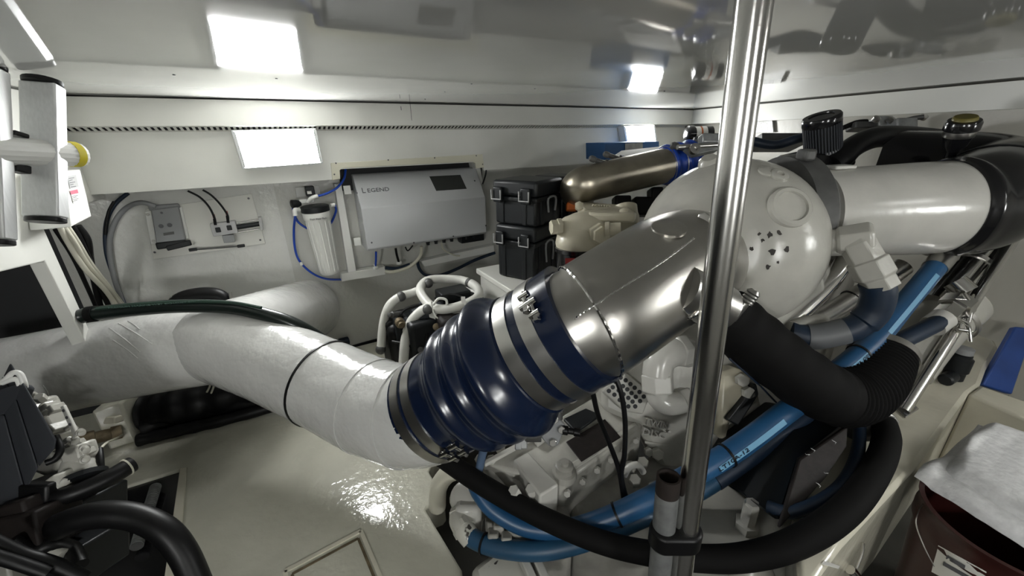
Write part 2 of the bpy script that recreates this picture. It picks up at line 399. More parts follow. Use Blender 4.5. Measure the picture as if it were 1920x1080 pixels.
# ================================================================ EXHAUST LINE
from mathutils.bvhtree import BVHTree
def bvh(*mbs):
    vs_ = []; fs = []
    for m in mbs:
        o = len(vs_); vs_ += m.v; fs += [tuple(i+o for i in f) for f in m.f]
    return BVHTree.FromPolygons(vs_, fs)
def hit(tree, x, y, lift=0.0, d0=0.0):
    v = ray(x, y).normalized(); loc, n, i, dist = tree.ray_cast(CP+v*d0, v)
    if loc is None: return at(x, y, 1.2), -v
    if n.dot(v) > 0: n = -n
    return loc+n*lift, n
def bead(name, tree, pts, r, m, parent, n=6, lift=0.0, wob=0.0, seg=8):
    """thin strip laid on a surface along a line of the photograph"""
    P = smooth_path([V((x, y, 0)) for x, y in pts], n)
    Q = [hit(tree, p.x, p.y, lift)[0] for p in P]
    rr = [r*(1+wob*math.sin(i*2.6)) for i in range(len(Q))]
    return MB().tube(Q, rr, seg).build(name, m, parent)

PR = .147
J = at(415, 645, 1.50)
ex = thing('exhaust_pipe', 'thick white lagged exhaust pipe with a branch into the hull side', 'pipe', V((J.x, J.y, PZ)))
la = px([(-120, 738, 1.30), (30, 712, 1.34), (165, 684, 1.40), (300, 661, 1.46), (415, 645, 1.51), (455, 640, 1.53)], 8)
m_l = MB().tube(la, PR, 40); m_l.build('pipe_run', 'lag', ex)
hb = W(580, 580, HS)
m_b = MB().tube([at(400, 643, 1.5).lerp(hb, t/12) for t in range(13)], [PR*(.98+.20*t/12) for t in range(13)], 40); m_b.build('hull_branch', 'lag', ex)
ra = px([(395, 636, 1.50), (500, 672, 1.43), (610, 719, 1.34), (690, 757, 1.255), (760, 777, 1.18), (800, 772, 1.145), (836, 752, 1.12)], 8)
nr_ = len(ra)
rr = [PR*(1.0 + .03*max(0, (i/nr_-.7)/.3) + .006*noise.noise(V((i*.6, 3, 0)))) if i < nr_-4 else PR*.985 for i in range(nr_)]
m_r = MB().tube(ra, rr, 44); m_r.build('pipe_run', 'lag', ex)
t_r = bvh(m_r)
t_l = bvh(m_l)
for p, e in (((205, 615), (262, 660)), ((222, 606), (285, 645)), ((240, 602), (262, 618)), ((212, 638), (258, 672)), ((80, 722), (92, 745)), ((372, 640), (350, 690))):
    bead('lagging_crease', t_l, [p, ((p[0]+e[0])/2+2, (p[1]+e[1])/2), e], .0022, 'lag', ex, 5, -.0006, .3)
# wrap seam and black cable tie on the lagging
i0 = int(nr_*.36)
def band_on(path, i, R_, w_, t, name, m, parent):
    d = (path[min(i+1, len(path)-1)]-path[max(i-1, 0)])
    b = MB(); b.lathe_closed(path[i], d, [(-w_/2, R_-.002), (-w_/2, R_+t), (w_/2, R_+t), (w_/2, R_-.002)], 56)
    return b.build(name, m, parent)
band_on(ra, 16, PR*1.004, .007, .003, 'cable_tie', 'rubber', ex)
for k, i in enumerate((25, 33)):
    band_on(ra, i, PR*(1.0+.01*k), .012, .0025, 'lagging_seam', 'lag', ex)

# blue reducer hose
Q0 = at(821, 760, 1.13); Q1 = at(1079, 611, .95); AX = (Q1-Q0); LEN = AX.length; AX.normalize()
def q(t): return Q0+AX*(LEN*t)
bh = thing('exhaust_hose', 'large navy blue ribbed silicone hose clamped between white pipe and steel elbow', 'hose', q(.5)-Z*.17)
prof = []
for i in range(121):
    t = -.07+1.12*i/120
    r = .151+.004*t
    for c, wd, am in ((.30, .055, .022), (.43, .055, .026), (.575, .075, .034)):
        r += am*math.exp(-((t-c)/wd)**2)
    if .2 < t < .72: r += .006
    prof.append((t*LEN, r))
prof = [(prof[0][0], .13)]+prof+[(prof[-1][0], .13)]
m_h = MB().lathe(Q0, AX, prof, 64); hs = m_h.build('hose_body', 'blue_sil', bh)
t_h = bvh(m_h)
for t, R_ in ((-.015, .1515), (.075, .152), (.765, .155), (.895, .1555)):
    b = MB(); wd = .030 if t < .5 else .036
    b.lathe_closed(q(t), AX, [(-wd/2, R_-.001), (-wd/2, R_+.0025), (wd/2, R_+.0025), (wd/2, R_-.001)], 64)
    c = b.build('clamp_band', 'steel', bh)
    # T-bolt: two trunnions with a bolt
    def bolt(x, y, ln=.055):
        p, n = hit(t_h, x, y, .012); s_ = AX.cross(n).normalized()
        mb = MB(); mb.lathe(p-s_*ln/2, s_, [(0, .0045), (ln, .0045)], 10)
        for u in (-.3, .25): mb.lathe(p+s_*(ln*u)-AX*.013, AX, [(0, .008), (.026, .008)], 10)
        hexbolt(mb, p+s_*ln*.38, s_, .009, .011)
        mb.build('clamp_bolt', 'chrome', c)
    if t > .85: bolt(1005, 585-3)
    elif t > .5: bolt(990, 570)
    elif t > 0: bolt(862, 832)
    else: bolt(842, 845)

# steel elbow
se = thing('exhaust_elbow', 'brushed stainless steel exhaust elbow welded to the turbocharger outlet', 'pipe', at(1180, 560, 1.0)-Z*.16)
sp = [Q0+AX*(LEN*.98)] + [at(*p) for p in [(1110, 598, .945), (1180, 553, .985), (1240, 514, 1.04), (1276, 497, 1.09), (1290, 493, 1.13), (1294, 492, 1.17)]]
sp = smooth_path(sp, 8)
sr = []
for i, p in enumerate(sp):
    t = i/(len(sp)-1); sr.append(.139 if i < 7 else .143+.006*min(1, t*2)-.03*max(0, (t-.86)/.14))
m_s = MB().tube(sp, sr, 56); m_s.build('elbow_body', 'steel_b', se)
t_s = bvh(m_s)
w_ = MB(); d7 = sp[8]-sp[6]; d7.normalize(); u7 = d7.cross(Z).normalized(); v7 = u7.cross(d7)
wp_ = [sp[7]+(u7*math.cos(a*2*PI/150)+v7*math.sin(a*2*PI/150))*(.143+.0012*math.sin(a*1.7)) for a in range(150)]
w_.tube(wp_, .0042, 8, closed=True); w_.build('weld', 'chrome', se)
bead('weld', t_s, [(1076, 598), (1160, 543), (1240, 492), (1302, 446)], .0022, 'chrome', se, 24, 0, .5)
p, n = hit(t_s, 1254, 428)
MB().lathe(p-n*.004, n, [(0, .040), (.0075, .040), (.0085, .038), (.0085, .002)], 40).build('welded_disc', 'steel_b', se)
a, _ = hit(t_s, 1296, 540, -.03); b = at(1352, 578, .94)
m_st = MB().tube([a.lerp(b, k/6) for k in range(7)], .056, 32); stub = m_st.build('side_stub', 'steel', se)
ws = MB(); dd = (b-a).normalized(); uu = dd.cross(Z).normalized(); vv = uu.cross(dd)
ws.tube([a+dd*.036+(uu*math.cos(k*2*PI/80)+vv*math.sin(k*2*PI/80))*(.058+.0015*math.sin(k*2.1)) for k in range(80)], .005, 8, closed=True); ws.build('weld', 'chrome', se)
for (x, y) in ((1323, 410), (1328, 445)):
    hm_ = MB(); o_ = at(x, y, 1.0); hexbolt(hm_, o_, -ray(x, y)+V((-.3, 0, 0)), .017, .02); hm_.build('flange_bolt', 'steel', se)
fl = MB(); fd = (sp[-1]-sp[-9]).normalized(); fl.lathe(sp[-4]-RT*.012, sp[-1]-sp[-5], [(0, .13), (0, .142), (.02, .142), (.02, .13)], 48); fl.build('flange', 'steel_old', se)

# ================================================================ TURBOCHARGER AND INTAKE
DC = at(1360, 461, 1.32); DA = V((-.60, -.77, .20)).normalized()
tu = thing('turbocharger', 'big cream painted turbocharger bell housing with chipped paint', 'turbocharger', DC-Z*.31)
dprof = [(-.15, .22), (-.14, .27), (-.10, .292), (-.02, .298), (.05, .292), (.10, .272), (.145, .238), (.175, .20), (.195, .16), (.205, .12)]
dprof = [(p.x, p.y*.94) for p in smooth_path([V((a, b, 0)) for a, b in dprof], 4)]
m_d = MB().lathe(DC, DA, dprof, 72); m_d.build('bell_housing', 'eng', tu)
t_d = bvh(m_d)
def boss(x, y, prof, m, parent, name='boss', dirn=None, seg=32, tree=None):
    p, n = hit(tree or t_d, x, y); return MB().lathe(p, dirn or n, prof, seg).build(name, m, parent)
boss(1482, 388, [(-.04, .060), (.004, .058), (.010, .052), (.010, .043), (.003, .041), (.003, .001)], 'eng', tu)
boss(1460, 330, [(-.03, .026), (.008, .024), (.010, .021), (.010, .010), (.004, .009), (.004, .001)], 'eng', tu)
boss(1438, 321, [(-.03, .026), (.004, .024), (.006, .020), (.006, .001)], 'eng', tu)
boss(1330, 306, [(-.03, .04), (.012, .03), (.02, .022), (.02, .001)], 'eng', tu, dirn=(DA*.4+V((-.1, 0, .8))).normalized())
fin = MB(); fin.prism([at(1535, 470, 1.20), at(1548, 545, 1.22), at(1450, 625, 1.22), at(1420, 622, 1.20), at(1508, 540, 1.19)], V((.05, .09, 0))); fin.build('rib', 'eng', tu, bevel=.01)
for (x, y, s_) in ((1443, 440, .012), (1461, 437, .009), (1430, 450, .007), (1448, 471, .013), (1475, 468, .010), (1440, 500, .008), (1458, 492, .005), (1409, 466, .007), (1424, 438, .006)):
    p, n = hit(t_d, x, y, .0004); u = n.cross(Z).normalized(); v = n.cross(u)
    pts = []
    for k in range(9):
        an = k*2*PI/9; r_ = s_*(.45+.75*random.random()); pts.append(p+u*math.cos(an)*r_*.8+v*math.sin(an)*r_)
    MB().prism(pts, n*.0006).build('paint_chip', 'chip', tu, smooth=False)
# grey ring and white intake tube behind
TC0 = at(1505, 402, 1.33); TC1 = at(1766, 390, 1.34); TD = (TC1-TC0).normalized(); TL = (TC1-TC0).length
MB().lathe(TC0-TD*.10, TD, [(0, .16), (.0, .19), (.055, .198), (.075, .180), (.08, .14)], 56).build('compressor_ring', 'grey_iron', tu)
rg = MB(); rg.box(TC0-TD*.06+Z*.195+V((-.02, -.06, 0)), TD, V((0, 1, 0)), Z, .035, .05, .035); rg.build('ring_lug', 'grey_iron', tu, bevel=.008)
it = thing('intake_tube', 'smooth cream intake tube leading right from the turbocharger', 'pipe', TC0.lerp(TC1, .5)-Z*.15)
MB().lathe(TC0, TD, [(.02, .13), (.02, .143), (TL*.4, .148), (TL*.75, .153), (TL*.97, .1535), (TL, .152), (TL, .13)], 56).build('tube_body', 'eng_w', it)
p0 = TC0.lerp(TC1, .18)+Z*.150
MB().box(p0, TD, TD.cross(Z).normalized(), Z, .07, .05, .012).build('raised_pad', 'eng_w', it, bevel=.004)
be = thing('intake_hose', 'glossy black rubber intake elbow curving back from the cream tube', 'hose', at(1860, 350, 1.35)-Z*.17)
ep = [TC1-TD*.02, TC1+TD*.05]+[at(*p) for p in [(1836, 376, 1.36), (1866, 356, 1.42), (1868, 340, 1.50), (1810, 326, 1.58), (1700, 320, 1.66), (1640, 316, 1.72)]]
ep = smooth_path(ep, 7)
er = [.157+.012*math.sin(min(1, i/(len(ep)*.6))*PI)+(.006 if i in (3, 4) else 0) for i in range(len(ep))]
m_e = MB().tube(ep, er, 48); eb = m_e.build('hose_body', 'gloss_black', be)
cl = MB(); cl.lathe_closed(TC1+TD*.012, TD, [(-.007, .154), (-.007, .162), (.007, .162), (.007, .154)], 64); cl.build('clamp_band', 'chrome', be)
cl = MB(); cl.lathe_closed(at(1836, 376, 1.36)*.5+at(1866, 356, 1.42)*.5, (at(1866, 356, 1.42)-at(1836, 376, 1.36)), [(-.006, .168), (-.006, .172), (.006, .172), (.006, .168)], 64); cl.build('moulded_ridge', 'rubber', be)

# ================================================================ POLE
pt = at(1414, 0, .50); pb = at(1276, 1080, .845); pd = (pb-pt).normalized()
top = pt + pd*((CZ-.003-pt.z)/pd.z); bot = pt + pd*((.02-pt.z)/pd.z)
po = thing('support_pole', 'tall polished stainless steel support pole in the foreground', 'pole', bot)
MB().tube([top.lerp(bot, k/10) for k in range(11)], .0225, 40).build('pole_tube', 'pole', po)
MB().lathe(bot, Z, [(0, .06), (.012, .06), (.014, .03)], 32).build('base_flange', 'steel', po)
g0 = at(1254, 893, .765); gd = (at(1236, 1080, .84)-g0).normalized(); g1 = g0+gd*((.02-g0.z)/gd.z)
gp = thing('pipe_stub', 'short galvanized pipe with a rusty open top strapped beside the pole', 'pipe', g1)
gm = MB()
seg = 32; gu = gd.cross(V((0, 1, 0))).normalized(); gv = gd.cross(gu)
def gring(o, r_): return [o+(gu*math.cos(2*PI*k/seg)+gv*math.sin(2*PI*k/seg))*r_ for k in range(seg)]
R_ = .0222
def open_tube(a, b, ro, ri, depth):
    vs_ = gring(b, ro)+gring(a, ro)+gring(a, ri)+gring(a+(b-a).normalized()*depth, ri); fs = []
    for i in range(3):
        for k in range(seg): fs.append((i*seg+k, i*seg+(k+1) % seg, (i+1)*seg+(k+1) % seg, (i+1)*seg+k))
    fs.append(tuple(3*seg+k for k in range(seg))); return MB().add(vs_, fs)
open_tube(g0+gd*.036, g1, R_, R_-.004, .01).build('pipe_wall', 'galv', gp)
open_tube(g0, g0+gd*.04, R_+.0004, R_-.004, .048).build('rusty_end', 'rust', gp)
sc = at(1242, 1012, .822); sc = g0+gd*((sc.z-g0.z)/gd.z); pc = pt+pd*((sc.z-pt.z)/pd.z)
dirx = (pc-sc); dirx.z = 0; dl = dirx.length; dirx.normalize(); side = dirx.cross(Z)
strap = MB(); ov = []
for k in range(40):
    an = 2*PI*k/40; c = math.cos(an); s_ = math.sin(an); base = pc if c > 0 else sc
    ov.append(base+dirx*c*.029+side*s_*.029)
strap.prism(ov, Z*.046); tag(strap.build('strap', 'rubber', bevel=.006), 'black rubber strap binding the galvanized pipe to the pole', 'strap')

# ================================================================ LEFT SIDE
# folding ladder standing by the web frame
ld = thing('ladder', 'aluminium ladder with black end caps and a white ribbed rung', 'ladder', at(60, 455, .95))
def rail(c0, c1, wd, th, d_):
    a = at(*c0); b = at(*c1); z = (a-b); ln = z.length; z.normalize()
    x = (RT - z*RT.dot(z)); x = (x.normalized()*.97 + FW*.24).normalized(); x = (x-z*x.dot(z)).normalized(); y = z.cross(x)
    r = MB().box((a+b)/2, x, y, z, wd, th, ln).build('rail', 'alu', ld, bevel=.004)
    for e, s_ in ((a, 1), (b, -1)):
        m_ = MB(); n = 20
        for_ = [e+x*math.cos(2*PI*k/n)*wd*.53+y*math.sin(2*PI*k/n)*th*.85 for k in range(n)]
        m_.prism(for_, z*s_*.012); m_.build('end_cap', 'rubber', ld, bevel=.002)
    return x, y, z
rail((80, 158, 1.0), (86, 408, 1.0), .074, .036, 1)
rail((-30, 128, .90), (-15, 450, .90), .070, .036, 1)
ru = MB(); a = at(-60, 280, .86); b = at(152, 290, 1.075); n_ = 48
rd = (b-a).normalized()
seg = 36; uu = rd.cross(Z).normalized(); vv = uu.cross(rd)
pr = lambda k, t: 1.0 + (.035 if int(k*seg) % 2 else 0)
ru.tube([a.lerp(b, t) for t in (0, .5, .94, .985, 1)], [.031, .031, .031, .029, .016], seg, prof=pr); rung = ru.build('rung', 'white_pl', ld, ang=20)
yb = MB(); yb.tube([a.lerp(b, t) for t in (.86, .945)], [.0325, .0325], 36); yb.build('yellow_grip', 'yellow', rung)
for p in ((30, 252, .95), (34, 316, .95)):
    MB().box(at(*p), RT, FW, UP, .032, .03, .011 if p[1] < 300 else .020).build('spacer', 'rubber', ld, bevel=.003)
# junction box with stickers
def LB(s, h, z): return V((WA.x, WA.y, 0))+WX*s+WN*h+Z*z
SF = .04
z0 = L(150, 415, SF).z
jb = thing('junction_box', 'white electrical junction box with stickers behind the ladder', 'box', LB(0, .36, z0))
MB().prism([L(121, 320, SF), L(151, 318, SF), L(172, 406, SF), L(134, 426, SF)], -WX*(SF+.049)).build('body', 'white_pl', jb, bevel=.004)
def onf(x, y, o=.421): return L(x, y, SF+o-.42)
MB().prism([onf(126, 330), onf(142, 328), onf(147, 350), onf(131, 354)], WX*.0006).build('sticker', 'grey_lt', jb, smooth=False)
MB().prism([onf(131, 358), onf(145, 355), onf(151, 378), onf(137, 381)], WX*.0006).build('sticker', 'paper', jb, smooth=False)
MB().prism([onf(131, 358, .422), onf(145, 355, .422), onf(147, 362, .422), onf(133, 365, .422)], WX*.0004).build('sticker_header', 'pink', jb, smooth=False)
tx = MB()
for i in range(4):
    y = 368+i*3; tx.prism([onf(135+i*.6, y, .4224), onf(146+i*.6-(i % 2)*3, y-2.4, .4224), onf(146+i*.6-(i % 2)*3, y-1.3, .4224), onf(135+i*.6, y+1.1, .4224)], WX*.0002)
tx.build('sticker_print', 'ink', jb, smooth=False); tx = MB()
for i in range(5):
    y = 334+i*4; tx.prism([onf(129+i*.9, y, .4224), onf(139+i*.9-(i % 2)*4, y-1.5, .4224), onf(139+i*.9-(i % 2)*4, y-.2, .4224), onf(129+i*.9, y+1.3, .4224)], WX*.0002)
tx.build('sticker_print', 'ink', jb, smooth=False)
MB().lathe(LB(-.03, .43, z0+.01), WN, [(0, .014), (.02, .014), (.022, .008)], 16).build('cable_gland', 'grey_pl', jb)
# cables from the box down to the hull side
for i, (m_, pts, r_) in enumerate((
    ('cable_w', [(112, 424, 1.33), (128, 455, 1.36), (160, 505, 1.45), (198, 545, 1.6), (226, 585, 1.72)], .0085),
    ('cable_w', [(120, 424, 1.34), (140, 455, 1.37), (166, 497, 1.46), (206, 543, 1.62), (232, 580, 1.74)], .0075),
    ('cable_w', [(128, 425, 1.35), (146, 452, 1.38), (172, 495, 1.47), (212, 546, 1.64), (234, 575, 1.75)], .006),
    ('rubber', [(134, 422, 1.36), (152, 452, 1.40), (172, 500, 1.5), (192, 548, 1.62), (208, 582, 1.70)], .009),
    ('rubber', [(146, 424, 1.38), (164, 450, 1.42), (170, 490, 1.5), (180, 540, 1.60), (190, 585, 1.68)], .011),
    ('rubber', [(104, 430, 1.33), (136, 480, 1.40), (160, 530, 1.5), (180, 575, 1.6)], .007))):
    k = 'cream' if m_ == 'cable_w' else 'black'
    tag(hose('cable', pts, r_, m_), ['thick cream cable hanging leftmost below the junction box', 'second cream cable of the bundle below the junction box', 'thin cream cable on the right of the bundle below the junction box', 'black cable behind the cream bundle below the junction box', 'thick black cable right of the cream bundle', 'thin black cable left of the cream bundle'][i], 'cable', 'cables below the junction box')
ct = MB(); ct.lathe_closed(at(131, 449, 1.375), at(160, 497, 1.46)-at(131, 449, 1.375), [(-.004, .021), (-.004, .024), (.004, .024), (.004, .021)], 24); tag(ct.build('cable_tie', 'rubber'), 'black cable tie around the cream cable bundle', 'cable tie')
# black and grey hoses on the hull side
def wtube(name, pts, r_, m_, off, n=8): return MB().tube(smooth_path([W(x, y, HS+off+.006+(o[0] if o else 0)) for x, y, *o in pts], n), r_, 12).build(name, m_)
tag(wtube('cable', [(240, 362), (214, 385), (199, 420), (199, 470), (212, 515), (234, 572)], .008, 'navy', .012), 'dark blue cable curving down the wall left of the mounting plate', 'cable')
tag(wtube('cable', [(292, 387, .03), (262, 380, .03), (232, 394), (212, 425), (205, 465), (214, 520), (233, 575)], .010, 'grey_pl', .014), 'grey cable from the control unit down the wall', 'cable')
tag(wtube('cable', [(214, 378), (203, 400), (197, 440)], .006, 'rubber', .02), 'short black cable beside the grey one near the fascia', 'cable')

# mounting plate with control unit, valve block and link rod
O1 = HS+.012
mp = tag(MB().prism([W(272, 393, O1), W(472, 363, O1), W(498, 457, O1), W(287, 487, O1)], -WN*.010).build('mounting_plate', 'white_paint', bevel=.002), 'white rectangular mounting plate on the hull side left of the filter', 'plate')
for p in ((290, 473), (466, 372), (488, 450)):
    MB().lathe(W(*p, O1), WN, [(0, .005), (.002, .004)], 10).build('screw', 'ink', mp)
cu = thing('control_unit', 'grey engine control actuator with lever on the white plate', 'actuator', W(318, 465, O1))
O2 = O1+.035
MB().prism([W(283, 394, O2), W(334, 387, O2), W(348, 450, O2), W(293, 457, O2)], -WN*.034).build('body', 'grey_pl', cu, bevel=.004)
for q4 in ([(271, 397), (283, 395), (294, 457), (283, 459)], [(328, 390), (341, 388), (354, 447), (342, 450)]):
    MB().prism([W(x, y, O1+.012) for x, y in q4], -WN*.0115).build('flange', 'white_pl', cu, bevel=.002)
MB().prism([W(276, 386, O2-.01), W(334, 382, O2-.01), W(338, 390, O2-.01), W(280, 396, O2-.01)], -WN*.02).build('top_cover', 'grey_pl', cu, bevel=.004)
for p in ((277, 402), (331, 397), (288, 452), (346, 443)): MB().lathe(W(*p, O1+.012), WN, [(0, .007), (.004, .006)], 8).build('bolt', 'steel', cu)
for p in ((302, 424), (318, 422)): MB().lathe(W(*p, O2), WN, [(-.002, .009), (.0015, .009), (.0015, .007)], 20).build('port', 'ink', cu)
MB().lathe(W(303, 399, O2), WN, [(0, .005), (.002, .004)], 10).build('port', 'ink', cu)
MB().prism([W(306, 437, O2+.0005), W(326, 434, O2+.0005), W(327, 439, O2+.0005), W(307, 442, O2+.0005)], WN*.0008).build('nameplate', 'grey_iron', cu, smooth=False)
MB().prism([W(290, 456, O2+.01), W(346, 450, O2+.01), W(350, 460, O2+.01), W(294, 469, O2+.01)], -WN*.03).build('lever_base', 'black_pl', cu, bevel=.006)
MB().prism([W(310, 462, O2+.02), W(356, 450, O2+.02), W(360, 460, O2+.02), W(314, 471, O2+.02)], -WN*.012).build('lever', 'black_pl', cu, bevel=.004)
lr = thing('link_rod', 'thin black link rod joining the actuator to the valve block', 'rod', W(410, 466, O2+.02))
MB().tube([W(362, 468, O2+.02), W(455, 461, O2+.02)], .0045, 10).build('rod', 'grey_iron', lr)
for p in ((362, 468), (452, 461)): MB().box(W(*p, O2+.02), WX, Z, WN, .032, .014, .014).build('rod_end', 'black_pl', lr, bevel=.003)
vb = thing('valve_block', 'small grey valve block with two plugged cables and a cylinder', 'valve', W(425, 440, O1))
MB().prism([W(393, 421, O2), W(440, 414, O2), W(447, 437, O2), W(400, 444, O2)], -WN*.034).build('block', 'grey_lt', vb, bevel=.003)
for p in ((409, 431), (430, 427)):
    c = W(*p, O2); MB().box(c, WX, Z, WN, .020, .024, .01).build('coil', 'black_pl', vb, bevel=.003)
MB().tube([W(444, 426, O2-.015), W(489, 419, O2-.015)], .012, 20).build('cylinder', 'black_pl', vb)
for dy in (-9, 9): MB().tube([W(444, 427+dy, O2-.01), W(489, 420+dy, O2-.01)], .004, 10).build('tie_rod', 'chrome', vb)
MB().prism([W(484, 408, O2), W(490, 407, O2), W(494, 431, O2), W(488, 432, O2)], -WN*.03).build('end_plate', 'grey_lt', vb, bevel=.002)
MB().prism([W(416, 442, O2), W(438, 440, O2), W(441, 454, O2), W(420, 456, O2)], -WN*.02).build('bracket', 'grey_pl', vb, bevel=.002)
for i, pts in enumerate(([(404, 418, .03), (402, 408, .03), (392, 388, .01), (375, 370), (352, 358)], [(428, 414, .03), (426, 402, .03), (412, 382, .01), (396, 366), (380, 356)])):
    c_ = tag(wtube('cable', pts, .0045, 'rubber', .02), ['left thin black cable dropping from the fascia to the valve block', 'right thin black cable dropping from the fascia to the valve block'][i], 'cable', 'valve block cables')
    MB().tube([W(pts[0][0], pts[0][1]+4, HS+.052), W(pts[1][0], pts[1][1]+2, HS+.05)], .006, 10).build('plug', 'rubber', c_)
    MB().tube([W(pts[1][0], pts[1][1]+1, HS+.05), W(pts[1][0]-2, pts[1][1]-6, HS+.045)], .0052, 10).build('red_sleeve', 'red', c_)

# ================================================================ WATER FILTER
O3 = HS+.09
wf = thing('water_filter', 'white canister water filter with black head on the hull side', 'filter', W(610, 518, O3))
a = W(594, 404, O3); b = W(619, 512, O3)
rb = (b-a); hl = rb.length; rb.normalize()
MB().lathe(a, rb, [(-.02, .066), (.0, .066), (.014, .065), (.024, .058), (hl*.97, .047), (hl, .042)], 36).build('canister', 'white_pl', wf)
rib = MB()
for k in range(12):
    an = 2*PI*k/12; u = rb.cross(V((0, 1, 0))).normalized(); v = rb.cross(u); e = u*math.cos(an)+v*math.sin(an)
    rib.tube([a+rb*.025+e*.057, a+rb*(hl*.95)+e*.046], .004, 6)
rib.build('canister_rib', 'white_pl', wf)
MB().lathe(a-rb*.052, rb, [(0, .060), (.004, .068), (.030, .068), (.032, .063)], 36).build('head', 'black_pl', wf)
text('print', 'Fresh Water Flush', a+WN*.067-WX*.038-Z*.012, WX, Z, .010, 'ink', wf, width=.076)
hd = a-rb*.045
MB().prism([W(553, 352, HS+.01), W(598, 348, HS+.01), W(601, 366, HS+.01), W(556, 370, HS+.01)], -WN*.008).build('wall_bracket', 'white_pl', wf, bevel=.002)
MB().box(W(581, 358, HS+.06), WX, Z, WN, .042, .05, .05).build('solenoid', 'black_pl', wf, bevel=.004)
MB().box(W(580, 361, HS+.086), WX, Z, WN, .02, .014, .001).build('solenoid_label', 'paper', wf, smooth=False)
MB().box(W(575, 376, HS+.06), WX, Z, WN, .07, .02, .04).build('manifold', 'white_pl', wf, bevel=.004)
MB().lathe(W(556, 382, HS+.075), (WX*-1+WN*.3), [(-.02, .012), (.0, .020), (.022, .022), (.026, .016)], 20).build('knob', 'black_pl', wf)
def elbow_fit(p0, p1, p2, r_, name='elbow_fitting', m_='white_pl', parent=None):
    return MB().tube(smooth_path([p0, p0.lerp(p1, .7), p1.lerp(p2, .3), p2], 4), [r_*1.15]+[r_]*11+[r_*1.15], 14).build(name, m_, parent)
elbow_fit(W(560, 394, HS+.10), W(552, 393, HS+.12), W(554, 404, HS+.12), .011, parent=wf)
elbow_fit(W(578, 378, HS+.10), W(584, 371, HS+.12), W(596, 367, HS+.12), .010, parent=wf)
MB().tube([W(620, 385, O3), W(628, 384, O3)], .010, 14).build('outlet_fitting', 'white_pl', wf)
BT = [('blue tube rising from the filter head into the cabinet opening', [(594, 368, .12), (612, 363, .12), (632, 352, .10), (645, 335, .07), (648, 318, .05)]),
      ('long blue tube looping down the wall left of the filter', [(554, 402, .12), (551, 430, .04), (553, 465, .02), (562, 490, .02), (585, 512, .02), (612, 523, .02), (645, 524, .03)]),
      ('short blue tube crossing behind the filter canister', [(548, 385, .06), (556, 412, .02), (572, 426, .02), (590, 434, .02)]),
      ('short blue tube right of the filter canister', [(628, 385, .09), (630, 395, .06), (624, 412, .03), (616, 425, .02)])]
for lb, pts in BT:
    tag(MB().tube(smooth_path([W(x, y, HS+o) for x, y, o in pts], 8), .0058, 12).build('blue_tube', 'blue_tube'), lb, 'tube', 'blue tubes by the filter')
tag(MB().box(W(565, 494, HS+.024), WX, Z, WN, .014, .018, .02).build('tube_clip', 'white_pl', bevel=.002), 'small white clip holding the long blue tube to the wall', 'clip')

# ================================================================ WATERMAKER CABINET
fr = thing('cabinet_frame', 'white painted metal frame carrying the grey cabinet', 'frame', W(655, 520, HS+.02))
O4 = HS+.06
MB().prism([W(627, 345, O4), W(640, 345, O4), W(668, 508, O4), W(653, 511, O4)], -WN*.055).build('upright', 'white_pl', fr, bevel=.002)
MB().prism([W(640, 514, O4+.01), W(722, 500, O4+.01), W(723, 515, O4+.01), W(641, 528, O4+.01)], -WN*.06).build('bottom_bar', 'white_pl', fr, bevel=.002)
MB().prism([W(790, 490, O4), W(862, 473, O4), W(926, 460, O4), W(927, 472, O4), W(862, 486, O4), W(796, 500, O4)], -WN*.055).build('bottom_bar', 'white_pl', fr, bevel=.002)
MB().prism([W(884, 302, O4), W(899, 302, O4), W(906, 345, O4), W(893, 345, O4)], -WN*.05).build('upright', 'white_pl', fr, bevel=.002)
wm = thing('watermaker_cabinet', 'grey metal cabinet with sloped front and small dark display', 'cabinet', W(790, 455, -.05))
OF = -.03
f_bl = W(689, 473, OF); f_br = W(917, 437, OF); f_cr = W(905, 365, OF); f_cl = W(678, 390, OF)
# square the front face
zb = (f_bl.z+f_br.z)/2; zc = (f_cl.z+f_cr.z)/2; sl_ = ((f_bl-WA).dot(WX)+(f_cl-WA).dot(WX))/2; sr_ = ((f_br-WA).dot(WX)+(f_cr-WA).dot(WX))/2
t_l = W(652, 333, HS+.06); t_r = W(881, 316, HS+.06); zt = (t_l.z+t_r.z)/2
def cw(s, z, o): return wp(s, z, o)
cb = MB()
prof_ = [(HS+.01, zb), (OF-.012, zb), (OF, zb+.012), (OF, zc-.01), (OF-.008, zc), (HS+.062, zt), (HS+.05, zt+.008), (HS+.01, zt+.008)]
cb.prism([cw(sl_, z, o) for o, z in prof_], WX*(sr_-sl_)); cbody = cb.build('body', 'cab', wm, bevel=.004)
SN = WX.cross(cw(0, zt, HS+.062)-cw(0, zc, OF-.008)).normalized()
if SN.dot(WN) < 0: SN = -SN
SP = cw(sl_, zc, OF-.008)
def onS(x, y, l=.001): return onp(x, y, SP+SN*l, SN)
SU = (cw(0, zt, HS+.062)-cw(0, zc, OF-.008)).normalized()
ds = [onS(805, 331), onS(863, 328), onS(875, 354), onS(818, 358)]
dsp = MB().prism(ds, SN*.0015).build('display', 'screen', wm, smooth=False)
text('lettering', 'L', onS(680, 362), WX, SU, .030, 'ink', wm, width=.017)
text('lettering', 'EGEND', onS(690, 361), WX, SU, .023, 'ink', wm, width=.115)
for p in ((669, 362), (890, 339)): MB().lathe(onS(*p, 0), SN, [(0, .005), (.003, .004)], 10).build('screw', 'ink', wm)
for p in ((697, 455), (776, 455), (850, 443), (911, 423)): MB().lathe(W(*p, OF), WN, [(0, .005), (.003, .004)], 10).build('screw', 'ink', wm)
